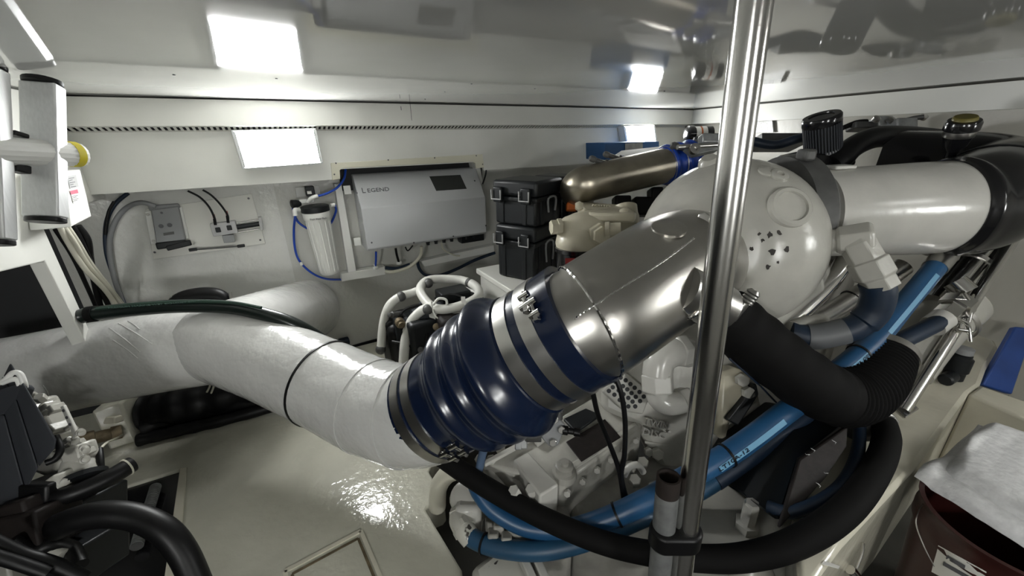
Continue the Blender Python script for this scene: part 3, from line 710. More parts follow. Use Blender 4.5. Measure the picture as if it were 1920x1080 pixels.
for p in ((651, 356), (670, 453)): MB().box(W(*p, O4+.01), WX, Z, WN, .035, .045, .015).build('mounting_tab', 'white_pl', wm, bevel=.002)
for i in range(7):
    c = wp(sl_+(sr_-sl_)*(.5+.07*i), zb-.008, HS+.10)
    MB().lathe(c, -Z, [(-.006, .013), (.010, .013), (.012, .010), (.024, .010)], 12).build('cable_gland', 'black_pl', wm)
MB().box(wp(sr_-.06, zb-.03, HS+.06), WX, Z, WN, .16, .06, .06).build('terminal_box', 'black_pl', wm, bevel=.003)
for i, p in enumerate(((698, 464), (740, 500))): pass
pipes = [('white hose', 'cable_w', .010, [(790, 462, .14), (788, 480, .12), (768, 500, .10), (735, 510, .10), (722, 508, .09)], 'white hose bending from the cabinet underside to the frame'),
         ('blue', 'blue_tube', .006, [(705, 472, .12), (705, 485, .11), (704, 500, .09)], 'short blue tube under the left end of the cabinet'),
         ('black', 'rubber', .007, [(742, 466, .12), (744, 478, .11), (748, 492, .09)], 'short black tube under the middle of the cabinet'),
         ('blue', 'navy', .010, [(722, 502, .09), (745, 503, .09), (768, 496, .08)], 'dark blue hose lying on the frame bar below the cabinet'),
         ('w', 'cable_w', .0045, [(828, 455, .10), (832, 468, .10), (850, 478, .08), (862, 480, .08)], 'thin white cable from the cable glands to the frame'),
         ('n', 'navy', .010, [(782, 488, .06), (787, 505, .05), (800, 516, .05), (825, 516, .05), (855, 505, .05), (890, 488, .05), (928, 474, .05)], 'dark blue hose sagging below the frame toward the tool cases'),
         ('b', 'rubber', .004, [(760, 463, .12), (765, 470, .12), (774, 460, .12)], 'small black cable loop under the cabinet')]
for _, m_, r_, pts, lb in pipes:
    tag(MB().tube(smooth_path([W(x, y, HS+o) for x, y, o in pts], 8), r_, 12).build('hose', m_), lb, 'hose', 'hoses under the cabinet')
for i, p in enumerate(((704, 502), (748, 493))):
    t_ = MB(); c = W(*p, HS+.09); t_.box(c, WX, Z, WN, .030, .016, .016); t_.box(c+Z*.012, WX, Z, WN, .015, .026, .015); t_.box(c, WX, Z, WN, .016, .016, .03)
    tag(t_.build('tee_fitting', 'white_pl', bevel=.003), ['white tee fitting at the left on the frame bar', 'white tee fitting in the middle of the frame bar'][i], 'fitting', 'white tee fittings')
tag(wtube('cable', [(912, 305, .1), (911, 325, .1), (905, 345, .08)], .005, 'rubber', .02), 'black cable hanging at the right end of the cabinet opening', 'cable')

# ================================================================ LOWER LEFT: GENERATOR AND HOSES
gh = tag(hose('green_hose', [(150, 594, 1.30), (170, 589, 1.31), (250, 580, 1.345), (340, 574, 1.375), (430, 576, 1.40), (505, 592, 1.40), (560, 612, 1.42), (615, 645, 1.46)], .0235, 'green_hose', n=10, seg=20), 'dark green rubber hose lying over the white exhaust pipe', 'hose')
gs = smooth_path([at(*p) for p in [(180, 579, 1.285), (250, 571, 1.32), (340, 566, 1.35), (430, 567, 1.375), (490, 577, 1.375)]], 10)
MB().tube(gs, .0055, 8).build('green_stripe', 'green_stripe', gh)
hb_ = MB(); hb_.lathe_closed(at(172, 589, 1.31), at(200, 585, 1.32)-at(172, 589, 1.31), [(-.01, .024), (-.01, .0265), (.01, .0265), (.01, .024)], 24); hb_.build('clamp_band', 'rubber_m', gh)
d_ = (gs[20]-gs[4]).normalized()
text('print', 'PREMIUM MARINE WET EXHAUST SOFTWALL', gs[4]+(CP-gs[4]).normalized()*.009-Z*.005, d_, (Z-FW*.3), .006, 'green_print', gh, width=(gs[26]-gs[4]).length)
ah = thing('rubber_arch', 'black rubber arch standing behind the white exhaust pipe', 'hose', at(378, 575, 1.66))
MB().tube(smooth_path([at(*p) for p in [(322, 585, 1.62), (338, 562, 1.64), (378, 552, 1.66), (412, 556, 1.68), (432, 580, 1.70)]], 8), .030, 16).build('arch', 'rubber', ah)
for p in ((322, 556, 1.62), (431, 548, 1.68)): MB().tube([at(*p), at(p[0]+3, p[1]+16, p[2])], .006, 10).build('tab', 'steel', ah)
# black harness under the pipe
hn = thing('cable_harness', 'black taped harness bundle lying on the platform under the pipe', 'cables', onz(360, 800, PZ))
for pts, r_ in (([(258, 826), (330, 808), (410, 790), (540, 755)], .026), ([(275, 772), (330, 764), (420, 742), (540, 715)], .085), ([(268, 802), (370, 772), (520, 742)], .05), ([(262, 742), (320, 728), (420, 712), (540, 690)], .07)):
    P_ = smooth_path([onz(x, y, PZ+r_*1.02) for x, y in pts], 8)
    MB().tube(P_, [r_*(1+.06*math.sin(i*1.7)) for i in range(len(P_))], 18).build('bundle', 'rubber', hn)
MB().tube(px([(352, 735, 1.80), (360, 765, 1.79), (352, 790, 1.80), (335, 806, 1.82)], 6), .025, 14).build('strap_loop', 'black_pl', hn)
for pts in ([(338, 800, 1.79), (346, 807, 1.785), (360, 796, 1.785), (364, 780, 1.78)], [(388, 735, 1.75), (394, 722, 1.73), (392, 706, 1.70)], [(396, 737, 1.75), (401, 722, 1.73), (399, 706, 1.70)]):
    MB().tube(px(pts, 6), .004, 8).build('wire', 'cable_w', hn)
# cream upright with a brass through-fitting
up_ = thing('support_block', 'cream fibreglass upright block below the exhaust pipe', 'block', onz(225, 835, PZ))
b0 = onz(205, 846, PZ); b1 = onz(258, 828, PZ)
MB().prism([b0, b1, b1+Z*.20, b0+Z*.20], V((-.05, .25, 0))).build('block', 'gel', up_, bevel=.01)
bf = thing('brass_fitting', 'corroded brass hose fitting sticking out of the cream block', 'fitting', at(200, 830, 1.62))
fd = (at(175, 822, 1.60)-at(228, 808, 1.66)).normalized()
MB().lathe(at(228, 808, 1.66), fd, [(0, .03), (.03, .03), (.032, .024), (.075, .024), (.077, .032), (.12, .034), (.125, .028)], 24).build('body', 'brass', bf)
MB().box(at(215, 785, 1.64), RT, FW, UP, .05, .05, .03).build('valve_handle', 'gel2', bf, bevel=.005)
# generator: sound cover, cream fittings, hoses
ge = thing('generator', 'small marine engine with ribbed dark grey cover at the lower left', 'engine', at(60, 980, 1.0))
for poly in ([(33, 750), (47, 722), (107, 826), (105, 841), (74, 877)], [(10, 777), (32, 751), (73, 878), (50, 922)], [(-40, 800), (9, 778), (49, 923), (33, 948), (-40, 1010)]):
    MB().prism([at(x, y, .93) for x, y in poly], FW*.05+V((-.16, .06, .02))).build('cover_panel', 'grey_cover', ge, bevel=.006)
MB().prism([at(*p) for p in [(-40, 742, .95), (40, 716, .95), (46, 722, .94), (32, 750, .935), (9, 777, .935), (-40, 800, .935)]], V((-.02, .03, -.03))).build('cover_top', 'grey_cover', ge, bevel=.005)
MB().tube(px([(-10, 722, .94), (10, 712, .94), (24, 699, .94), (38, 702, .945), (46, 722, .95), (47, 735, .96)], 5), .006, 10).build('lifting_eye', 'white_pl', ge)
MB().tube(px([(5, 718, .94), (22, 712, .94), (33, 712, .945), (38, 722, .95)], 5), .006, 10).build('lifting_eye', 'white_pl', ge)
def blob(x, y, d, rx, ry, rz, m_='eng', bev=.006, rot=0):
    c = at(x, y, d); r_ = RT*math.cos(rot)+UP*math.sin(rot); u_ = -RT*math.sin(rot)+UP*math.cos(rot)
    return MB().box(c, r_, FW, u_, rx, ry, rz).build('casting', m_, ge, bevel=bev)
def nub(x, y, d, r_, ln, dirn, m_='eng', seg=14): return MB().lathe(at(x, y, d), dirn, [(0, r_), (ln*.35, r_), (ln*.4, r_*.75), (ln, r_*.75), (ln*1.05, r_*.5)], seg).build('port', m_, ge)
random.seed(3)
band = [(66, 742), (78, 752), (90, 762), (102, 778), (112, 795), (122, 812), (132, 828), (140, 845), (148, 862), (152, 878)]
for i in range(34):
    t = random.random()*8.99; k0 = int(t); f = t-k0
    x = band[k0][0]*(1-f)+band[k0+1][0]*f + random.uniform(-22, 16); y = band[k0][1]*(1-f)+band[k0+1][1]*f + random.uniform(-10, 10)
    d = 1.06-.02*random.random()-.0003*(x-60)
    if i % 3 == 0: blob(x, y, d, random.uniform(.014, .035), random.uniform(.03, .05), random.uniform(.012, .028), rot=random.uniform(-.9, .9), bev=.003)
    elif i % 3 == 1:
        hb3 = MB(); hexbolt(hb3, at(x, y, d), RT*random.uniform(-.3, .8)-FW*.7+UP*random.uniform(-.2, .8), random.uniform(.007, .012), random.uniform(.015, .03)); hb3.build('bolt', 'eng', ge, ang=20)
    else: MB().tube(px([(x-9, y+4, d), (x, y-3, d-.01), (x+9, y+random.uniform(-4, 8), d)], 4), random.uniform(.005, .009), 10).build('fuel_pipe', 'eng', ge)
blob(95, 800, 1.08, .06, .06, .10, rot=.5, bev=.012); blob(80, 765, 1.09, .05, .06, .05, rot=.5, bev=.01)
lv = MB(); lv.prism([at(*p) for p in [(112, 763, .99), (118, 760, .99), (144, 814, .99), (138, 822, .99)]], FW*.008); lv.build('lever_plate', 'white_paint', ge, bevel=.002)
for p in ((119, 770), (125, 783), (131, 796)): MB().lathe(at(*p, .988), -FW, [(0, .004), (.001, .003)], 10).build('lever_hole', 'ink', ge)
for p in ((150, 810, 1.0), (158, 838, 1.0), (158, 862, 1.0), (118, 897, .97)): nub(*p, .009+.004*random.random(), .03, RT*.7+UP*(random.random()-.4)-FW*.5)
blob(150, 848, 1.02, .05, .05, .045, rot=.3); blob(122, 860, 1.04, .07, .09, .06, rot=-.4, bev=.015)
MB().lathe(at(150, 878, 1.02), RT*.5-UP*.75-FW*.3, [(-.03, .03), (0, .04), (.03, .045), (.04, .045), (.042, .04)], 24).build('casting', 'eng', ge)
MB().lathe(at(155, 893, 1.0), RT*.5-UP*.75-FW*.3, [(0, .047), (.012, .047), (.012, .04)], 24).build('gasket_ring', 'black_pl', ge)
blob(110, 905, .97, .06, .05, .035, rot=.6); blob(92, 920, .96, .07, .07, .06, m_='rubber'); blob(75, 985, .93, .11, .10, .10, m_='plate_dk', rot=.2); blob(62, 950, .94, .09, .1, .06, m_='plate_dk', rot=.3)
blob(78, 1022, .92, .055, .06, .045, m_='eng', rot=.4); nub(88, 1025, .90, .02, .04, RT-UP*.6); blob(30, 1062, .90, .10, .1, .06, m_='eng_d', rot=.2)
MB().tube(px([(20, 1015, .86), (60, 1035, .88), (100, 1020, .90), (135, 1030, .92), (150, 1060, .9)], 6), .016, 12).build('lower_pipe', 'rubber', ge)
blob(-10, 1000, .95, .14, .14, .16, m_='black_pl'); blob(165, 960, 1.05, .10, .12, .12, m_='black_pl'); blob(130, 1040, .98, .16, .15, .10, m_='black_pl')
GH = [('rubber', .021, [(80, 938, .95), (120, 930, .95), (165, 915, .97), (210, 893, 1.0), (248, 870, 1.04)], 'black hose angled up from the generator with a pale wire clip'),
      ('rubber', .029, [(108, 988, .90), (150, 972, .90), (205, 964, .91), (262, 972, .92), (312, 998, .92), (345, 1040, .92), (372, 1100, .92)], 'thick black hose arching over the black tray'),
      ('rubber', .014, [(-20, 1012, .80), (40, 1040, .82), (100, 1058, .84), (160, 1085, .86)], 'black cable along the bottom left corner, lower one'),
      ('rubber', .012, [(-20, 1040, .78), (30, 1055, .8), (90, 1075, .82)], 'black cable at the very bottom left corner'),
      ('rubber', .008, [(186, 842, 1.05), (188, 865, 1.03), (189, 890, 1.02)], 'short black sensor stub above the angled hose'),
      ('rubber', .0075, [(104, 818, .97), (113, 842, .96), (104, 860, .95), (86, 868, .94)], 'thin black hose curling round the grey cover edge'),
      ('grey_iron', .016, [(292, 912, 1.42), (282, 945, 1.40), (268, 985, 1.36), (256, 1025, 1.32)], 'grey braided drain hose lying in the black tray'),
      ('cable_w', .003, [(188, 842, 1.05), (200, 830, 1.1), (222, 820, 1.3), (230, 815, 1.5)], 'thin white wire running to the brass fitting')]
for m_, r_, pts, lb in GH:
    if 'braided' in lb: pts = [onz(x, y, PZ+.012) for x, y, _ in pts]
    o = hose('hose', pts, r_, m_, n=10); tag(o, lb, 'hose' if r_ > .01 else 'cable')
    if 'pale wire' in lb:
        for k in (0, .018):
            c = MB(); c.lathe_closed(at(238, 876, 1.03)+k*(at(210, 893, 1.0)-at(248, 870, 1.04)), at(248, 870, 1.04)-at(210, 893, 1.0), [(-.0015, .021), (-.0015, .0235), (.0015, .0235), (.0015, .021)], 24); c.build('wire_clip', 'cable_w', o)
    if 'braided' in lb:
        P_ = smooth_path(pts, 12); cc = MB()
        for i in range(1, len(P_)-1, 1): cc.lathe_closed(P_[i], P_[i+1]-P_[i-1], [(-.002, .0155), (-.002, .0175), (.002, .0175), (.002, .0155)], 16)
        cc.build('braid_rings', 'galv', o)

# ================================================================ FAR SIDE: SHELF, TOOL CASES, PUMP
sh = thing('shelf_box', 'white fibreglass bench box under the black tool cases', 'bench', onz(960, 700, PZ))
SZ = at(940, 512, 2.05).z
s_a = onz(892, 503, SZ); s_b = onz(1012, 578, SZ)
dirs = (s_b-s_a).normalized(); back = V((-dirs.y, dirs.x, 0))
if back.dot(V((0, 1, 0))) < 0: back = -back
MB().prism([s_a, s_b+dirs*.08, s_b+dirs*.08+back*.5, s_a+back*.5], -Z*.03).build('lid', 'white_paint', sh, bevel=.006)
MB().prism([s_a+dirs*.02+back*.015-Z*.031, s_b+dirs*.06+back*.015-Z*.031, s_b+dirs*.06+back*.48-Z*.031, s_a+dirs*.02+back*.48-Z*.031], -Z*(SZ-.05)).build('box_body', 'white_paint', sh, bevel=.004)

def tool_case(label, base, ex_, ey_, lx, ly, h, lid_h, latch_px=()):
    """base: near left corner of the footprint; ex_ along the front, ey_ to the back"""
    t = thing('tool_case', label, 'tool case', base+ex_*lx/2+ey_*ly/2, 'stacked black tool cases')
    c = base+ex_*lx/2+ey_*ly/2
    def bx(name, ox, oy, oz, sx, sy, sz, m='black_pl', bev=.006, par=None): return MB().box(c+ex_*ox+ey_*oy+Z*oz, ex_, ey_, Z, sx, sy, sz).build(name, m, par or t, bevel=bev)
    bh_ = h-lid_h
    bx('body', 0, 0, bh_/2, lx*.94, ly*.94, bh_, bev=.012)
    lid = bx('lid', 0, 0, bh_+lid_h/2, lx, ly, lid_h-.004, bev=.014)
    bx('rim', 0, 0, bh_-.012, lx*.99, ly*.99, .022)
    for o in (-.30, .22):
        bx('rib', lx*o, -ly*.475, bh_*.46, lx*.10, ly*.03, bh_*.86, bev=.004)
    for o in (-.25, .25):
        bx('rib', lx*.475, ly*o, bh_*.46, lx*.03, ly*.12, bh_*.86, bev=.004)
    for o in (-.33, .30):
        l = bx('latch', lx*o, -ly*.5-.012, bh_+.008, lx*.2, .02, lid_h*.95)
        pth = [c+ex_*(lx*o+u)+ey_*(-ly*.5-.028)+Z*(bh_+v) for u, v in ((-.026, lid_h*.4), (-.026, -.012), (.026, -.012), (.026, lid_h*.4))]
        MB().tube(pth, .0035, 8).build('latch_wire', 'grey_lt', l)
    hp_ = [c+ex_*(lx*.5+.01)+ey_*(u*ly)+Z*v for u, v in ((-.12, bh_*.45), (-.14, bh_*.92), (.14, bh_*.92), (.12, bh_*.45))]
    MB().tube(smooth_path(hp_, 4), .005, 8).build('side_handle', 'grey_pl', t)
    return t
cA = onz(931, 516, SZ+.001); cB = onz(1003, 532, SZ+.001)
ex_ = (cB-cA); lx = ex_.length; ex_.normalize(); ey_ = V((-ex_.y, ex_.x, 0))
# heights from the photo: corner column over (1003,522) up to 436 (lower lid) and 342 (upper lid)
hc = (onp(1005, 428, cB, WN).z - SZ)
tool_case('tall black tool case at the bottom of the stack beside the cabinet', cA, ex_, ey_, lx, lx*1.02, hc, .075)
tool_case('black tool case with wire latches stacked on the taller case', cA+Z*hc+ex_*-.008, ex_, ey_, lx+.014, lx*1.05, onp(1007, 340, cB, WN).z-SZ-hc, .075)
q_ = cA+ey_*(lx*1.18)+ex_*.04
tool_case('flat black tool case behind the stacked pair near the fascia', q_, ex_, ey_, lx, lx*.75, onp(1030, 326, q_, WN).z-SZ, .06)
# deck hose coil on a small pump set
pu = thing('pump_set', 'black pump motor set with pipework below the grey cabinet', 'pump', onz(810, 690, PZ))
PD = 1.95
def pbx(x, y, d, sx, sy, sz, m='black_pl', bev=.008, name='housing'): return MB().box(at(x, y, d), WX, WN, Z, sx, sy, sz).build(name, m, pu, bevel=bev)
pbx(850, 560, 2.0, .15, .12, .10); pbx(790, 640, 2.08, .36, .22, .34, 'rubber', .03); pbx(740, 622, 1.96, .10, .10, .16, 'rubber', .02); pbx(880, 590, 2.0, .14, .14, .20, 'black_pl', .02); pbx(800, 640, PD, .20, .2, .30, bev=.02); pbx(860, 620, 1.92, .22, .18, .22, 'plate_dk', .02); pbx(765, 640, 1.95, .12, .12, .28, 'black_pl', .02)
MB().lathe(at(775, 600, 1.88), WX, [(0, .05), (.05, .06), (.14, .06), (.15, .05), (.18, .045)], 24).build('motor', 'grey_cover', pu)
MB().lathe(at(748, 603, 1.84), -WN*-1, [(0, .022), (.03, .022), (.035, .014), (.05, .014)], 14).build('port', 'brass', pu)
MB().lathe(at(800, 575, 1.93), Z, [(-.04, .035), (.02, .035), (.03, .02)], 18).build('motor', 'navy', pu)
MB().lathe(at(845, 640, 1.85), -FW, [(0, .055), (.03, .055), (.035, .02), (.045, .02)], 24).build('pulley', 'rubber', pu)
for pts in ([(740, 610, 1.86), (760, 580, 1.88), (800, 570, 1.9), (840, 580, 1.9)], [(800, 640, 1.82), (805, 610, 1.84), (830, 600, 1.86)], [(735, 640, 1.85), (770, 650, 1.83), (790, 680, 1.83)], [(815, 560, 1.9), (850, 552, 1.92), (880, 565, 1.9)]):
    MB().tube(px(pts, 6), .006, 8).build('pipe', 'rubber', pu)
MB().tube(px([(880, 600, 1.86), (850, 604, 1.86), (838, 625, 1.85), (845, 660, 1.85)], 6), .007, 8).build('pipe', 'grey_iron', pu)
for x, y, r_ in ((760, 625, .018), (820, 612, .024), (790, 655, .02), (870, 585, .016), (735, 590, .014), (832, 655, .02)):
    MB().lathe(at(x, y, 1.84), -FW+RT*random.uniform(-.5, .5), [(-.06, r_), (0, r_), (.004, r_*.7), (.02, r_*.7), (.022, r_*.4)], 16).build('plug', random.choice(('grey_cover', 'brass', 'rubber', 'grey_iron')), pu)
HR = .0225
loop = [at(*p) for p in [(788, 545, 1.95), (800, 527, 2.02), (830, 523, 2.06), (868, 526, 2.06), (893, 538, 2.0), (896, 556, 1.92), (868, 572, 1.86), (830, 580, 1.84), (806, 572, 1.87)]]
coil = thing('white_hose', 'coiled white hose resting on the black pump set', 'hose', at(840, 590, 1.95))
MB().tube(smooth_path(loop, 8, True), HR, 16, closed=True).build('coil', 'hose_w', coil)
MB().tube(smooth_path([p-Z*.045+(p-at(845, 552, 1.95))*.04 for p in loop[3:9]], 8), HR, 16).build('coil', 'hose_w', coil)
MB().tube(px([(812, 574, 1.85), (790, 583, 1.85), (770, 605, 1.84), (760, 640, 1.83), (756, 690, 1.83)], 8), HR, 16).build('run', 'hose_w', coil)
MB().tube(px([(790, 543, 1.96), (770, 550, 1.95), (750, 556, 1.92), (730, 573, 1.9), (719, 605, 1.9), (714, 660, 1.9)], 8), HR*.9, 16).build('run', 'hose_w', coil)
for p in ((802, 580, 1.84), (752, 556, 1.92), (803, 531, 2.0), (880, 530, 2.04), (714, 655, 1.9)):
    MB().sphere(at(*p), HR*1.12, 12).build('hose_clip', 'grey_iron', coil)
MB().prism([at(864, 556, 1.84), at(872, 556, 1.84), at(878, 606, 1.84), at(868, 606, 1.84)], FW*.002).build('tag', 'paper', coil, smooth=False)
MB().tube(px([(812, 572, 1.82), (822, 560, 1.83), (836, 562, 1.83), (838, 572, 1.83)], 6), .006, 8).build('cord', 'hose_w', coil)
MB().tube(px([(812, 580, 1.82), (820, 596, 1.82), (850, 602, 1.83), (870, 598, 1.83)], 6), .004, 8).build('cord', 'hose_w', coil)
tag(MB().box(W(645, 640, HS+.03), WX, Z, WN, .06, .035, .05).build('wall_clip', 'navy', bevel=.008), 'small dark block at the foot of the hull wall behind the pipe', 'block')
sk = MB(); sk.prism([W(655, 650, HS+.012), W(757, 622, HS+.012), W(757, 634, HS+.012), W(655, 662, HS+.012)], -WN*.01); tag(sk.build('wall_strip', 'rubber', smooth=False), 'black strip along the foot of the hull wall', 'strip')

# ================================================================ ENGINE
E1 = V((.75, .66, 0)).normalized(); E2_ = V((-.66, .75, 0)).normalized()
en = thing('main_engine', 'large cream marine diesel engine block behind the turbocharger', 'engine', V((1.05, 1.75, .3)))
EC = V((.74, 1.30, 0))
def eb_(name, a, b, z, sx, sy, sz, m='eng_d', bev=.02): return MB().box(EC+E1*a+E2_*b+Z*z, E1, E2_, Z, sx, sy, sz).build(name, m, en, bevel=bev)
eb_('block', .56, .06, .76, .84, .62, .80)
eb_('sump', .5, .05, .33, .7, .42, .16, 'eng')
eb_('valve_cover', .60, .22, 1.24, .74, .22, .14, 'eng'); eb_('valve_cover', .60, -.10, 1.22, .70, .2, .12, 'eng')
for k in range(5): eb_('cover_bolt', .30+k*.15, .22, 1.325, .02, .02, .02, 'steel', .003)
# stainless cross-over pipe with blue joint at the back
bp_ = thing('rear_exhaust_pipe', 'bronze tinted stainless pipe with rounded end behind the filter head', 'pipe', at(1160, 380, 1.75))
BPt = [(1092, 368, 1.98), (1082, 357, 1.86), (1092, 347, 1.80), (1115, 341, 1.80), (1180, 326, 1.83), (1250, 310, 1.87)]
MB().tube(px(BPt, 8), [.05, .062, .071, .077, .080, .081, .081, .081, .081] + [.081]*32, 40).build('tube_body', 'steel_old', bp_)
bj = thing('blue_joint', 'bright blue silicone joint with steel clamps on the rear pipe', 'hose', at(1270, 330, 1.87))
a = at(1240, 312.5, 1.87); d_ = (at(1250, 310, 1.87)-at(1180, 326, 1.83)).normalized()
pf = []
for i in range(31):
    t = i/30; pf.append((t*.17, .084+.012*max(0, math.sin(t*PI*5.5-1.6))))
MB().lathe(a, d_, [(0, .075)]+pf+[(.17, .075)], 40).build('joint_body', 'blue_tube', bj)
for t in (.03, .09):
    c = MB(); c.lathe_closed(a+d_*t, d_, [(-.011, .088), (-.011, .0905), (.011, .0905), (.011, .088)], 40); c.build('clamp_band', 'steel', bj)
for p, e in (((1258, 272, 1.80), (1283, 280, 1.80)), ((1300, 262, 1.85), (1320, 268, 1.85))):
    hx = MB(); o_ = at(*p); dd = (at(*e)-o_).normalized(); hx.lathe(o_, dd, [(0, .012), (.01, .018), (.03, .018), (.032, .010), (.07, .010)], 12); hx.build('clamp_bolt', 'grey_iron', bj)
for x, y, sx, sz in ((1205, 388, .10, .09), (1228, 372, .06, .10), (1165, 378, .08, .05)): MB().box(at(x, y, 1.95), RT, FW, UP, sx, .08, sz).build('side_bracket', 'rubber', en, bevel=.01)
# grey link fittings on the turbo top
tf = thing('linkage_fitting', 'grey metal linkage bracket on top of the turbocharger', 'bracket', at(1310, 290, 1.7))
MB().prism([at(1288, 276, 1.68), at(1340, 258, 1.68), at(1350, 280, 1.68), at(1305, 290, 1.68)], FW*.05).build('plate', 'galv', tf, bevel=.004)
MB().lathe(at(1300, 281, 1.66), -FW, [(0, .022), (.02, .022), (.02, .010), (.01, .009)], 20).build('eye', 'steel', tf)
MB().box(at(1330, 262, 1.7), RT, FW, UP, .08, .05, .04).build('clevis', 'galv', tf, bevel=.005)
MB().tube([at(1270, 276, 1.66), at(1345, 272, 1.68)], .010, 12).build('rod', 'steel', tf)
# capped black and white cylinder on the bulkhead
fc = thing('wall_canister', 'black capped canister with a white label in the far corner', 'canister', at(1312, 268, 2.5))
a = at(1289, 252, 2.5); d_ = (at(1338, 250, 2.5)-a).normalized()
MB().lathe(a, d_, [(-.01, .04), (0, .052), (.03, .052), (.032, .044), (.15, .044), (.155, .036)], 32).build('body', 'gloss_black', fc)
MB().lathe_closed
lbm = MB(); lbm.lathe_closed(a+d_*.075, d_, [(-.035, .0435), (-.035, .0448), (.035, .0448), (.035, .0435)], 32); lbm.build('label_band', 'paper', fc)
lbm = MB(); lbm.lathe_closed(a+d_*.075, d_, [(-.005, .0448), (-.005, .0452), (.005, .0452), (.005, .0448)], 32); lbm.build('label_print', 'orange', fc)
# blue carton and papers below the far lamp
bb = thing('blue_carton', 'blue cardboard carton below the far lamp', 'box', at(1185, 290, 2.6))
c_ = [W(1134, 268, .22), W(1236, 265, .22), W(1236, 300, .22), W(1134, 300, .22)]
MB().prism(c_, -WN*.18).build('carton', 'blue_box', bb, bevel=.003)
pa = MB().prism([W(1172, 269, .225), W(1205, 267, .225), W(1205, 285, .225), W(1172, 288, .225)], WN*.001).build('label', 'galv', bb, smooth=False)
tag(MB().prism([at(1150, 296, 2.05), at(1165, 286, 2.2), at(1258, 276, 2.3), at(1240, 290, 2.05)], Z*.01).build('white_sheet', 'paper', smooth=False), 'white sheet lying behind the bronze pipe', 'paper')
for i, (p, e) in enumerate((((1106, 296, 1.75), (1132, 306, 1.78)), ((1132, 288, 1.85), (1158, 297, 1.87)))):
    hx = MB(); o_ = at(*p); dd = (at(*e)-o_).normalized(); hx.lathe(o_, dd, [(0, .010), (.008, .014), (.025, .014), (.028, .011), (.08, .011), (.085, .02), (.12, .022)], 14)
    tag(hx.build('bolt_plug', 'grey_iron'), ['black tipped steel plug nearest the left end of the bronze pipe', 'black tipped steel plug above the bronze pipe'][i], 'fitting')
# beige fuel filter head
fh = thing('fuel_filter', 'beige cast fuel filter head with hex plug and black canister', 'filter', at(1100, 500, 1.62))
hc_ = at(1100, 425, 1.62)
def lump(x, y, d, r_, dirn, prof, m='beige', name='casting', seg=28): return MB().lathe(at(x, y, d), dirn, [(a*r_, b*r_) for a, b in prof], seg).build(name, m, fh)
MB().tube(px([(1050, 432, 1.60), (1058, 432, 1.60), (1075, 433, 1.60), (1100, 430, 1.60), (1130, 422, 1.63), (1160, 414, 1.68), (1180, 408, 1.72)], 4), [p.x for p in smooth_path([V((r_, 0, 0)) for r_ in (.036, .055, .070, .074, .068, .058, .052)], 4)], 32).build('casting', 'beige', fh)
lump(1084, 450, 1.6, .09, Z, [(-.28, .99), (-.12, 1.02), (.0, 1.0), (.3, .93), (.6, .7)])
zf = at(1130, 388, 1.66).z
MB().prism([onz(x, y, zf) for x, y in ((1082, 383), (1090, 377), (1172, 384), (1194, 397), (1190, 402), (1104, 399))], -Z*.035).build('flange', 'beige', fh, bevel=.010)
MB().tube([at(1172, 388, 1.70), at(1176, 425, 1.68)], .05, 20).build('casting', 'beige', fh)
for i in range(7): MB().box(at(1112+i*5, 384.5+i*.5, 1.67), RT, FW, UP, .006, .02, .006).build('raised_mark', 'beige', fh, bevel=.001)
for p in ((1086, 388, 1.62), (1169, 401, 1.56)):
    hx = MB(); hexbolt(hx, at(*p), -ray(p[0], p[1])+Z*.4, .019, .02); hx.build('bolt', 'beige', fh)
lump(1052, 425, 1.56, .032, -RT-FW*.2-UP*.1, [(0, 1.05), (.5, 1.05), (.55, .9), (1.3, .9), (1.35, .7)], name='hex_plug', seg=6)
lump(1125, 440, 1.52, .036, RT*.2-FW*.9-UP*.3, [(-.6, 1.2), (0, 1.2), (.1, .95), (.6, .95), (.62, .6)], name='hex_plug', seg=6)
lump(1135, 430, 1.5, .026, RT*.9-FW*.3, [(0, 1.1), (.6, 1.1), (.7, .9), (2.2, .9)], name='outlet')
MB().lathe(at(1080, 462, 1.6), -Z, [(0, .088), (.015, .088), (.02, .078), (.16, .078), (.17, .06)], 36).build('canister', 'gloss_black', fh)
MB().prism([at(1060, 484, 1.49), at(1078, 484, 1.49), at(1078, 500, 1.49), at(1060, 500, 1.49)], FW*.002).build('canister_label', 'red', fh, smooth=False)
tag(MB().box(at(1072, 388, 1.85), RT, FW, UP, .05, .05, .035).build('orange_case', 'orange', bevel=.005), 'small orange part peeking out behind the filter bolt', 'part')

# ================================================================ TOP RIGHT OF THE ENGINE
af = thing('breather_filter', 'black pleated breather filter on top of the engine', 'filter', at(1540, 300, 1.62))
a = at(1543, 285, 1.60); u_ = ((at(1538, 225, 1.60)-a).normalized()*.84-FW*.42-RT*.30).normalized(); FS = .80
k8 = lambda pr: [(x*1.12, y*.84) for x, y in pr]
MB().lathe(a, u_, k8([(-.03, .04), (0, .05), (.0, .066), (.02, .069), (.105, .072)]), 48).build('core', 'black_pl', af)
n_ = 40; uu = u_.cross(V((0, 1, 0))).normalized(); vv = u_.cross(uu)
pm = MB().box(V((0, 0, .058)), V((1, 0, 0)), V((0, 1, 0)), Z, .006, .0042, .108)
pme = bpy.data.meshes.new('pleat'); pme.from_pydata([tuple(p) for p in pm.v], [], pm.f); pme.materials.append(MATS['grey_cover'])
for k in range(n_):
    an = 2*PI*k/n_; e = uu*math.cos(an)+vv*math.sin(an); t_ = u_.cross(e)
    put('pleat', pme, None, af, frame(a+e*.0605, e, t_, u_))
MB().lathe(a+u_*.110, u_, k8([(0, .074), (.004, .077), (.026, .077), (.032, .072), (.032, .05), (.028, .048), (.028, .001)]), 48).build('cap', 'gloss_black', af)
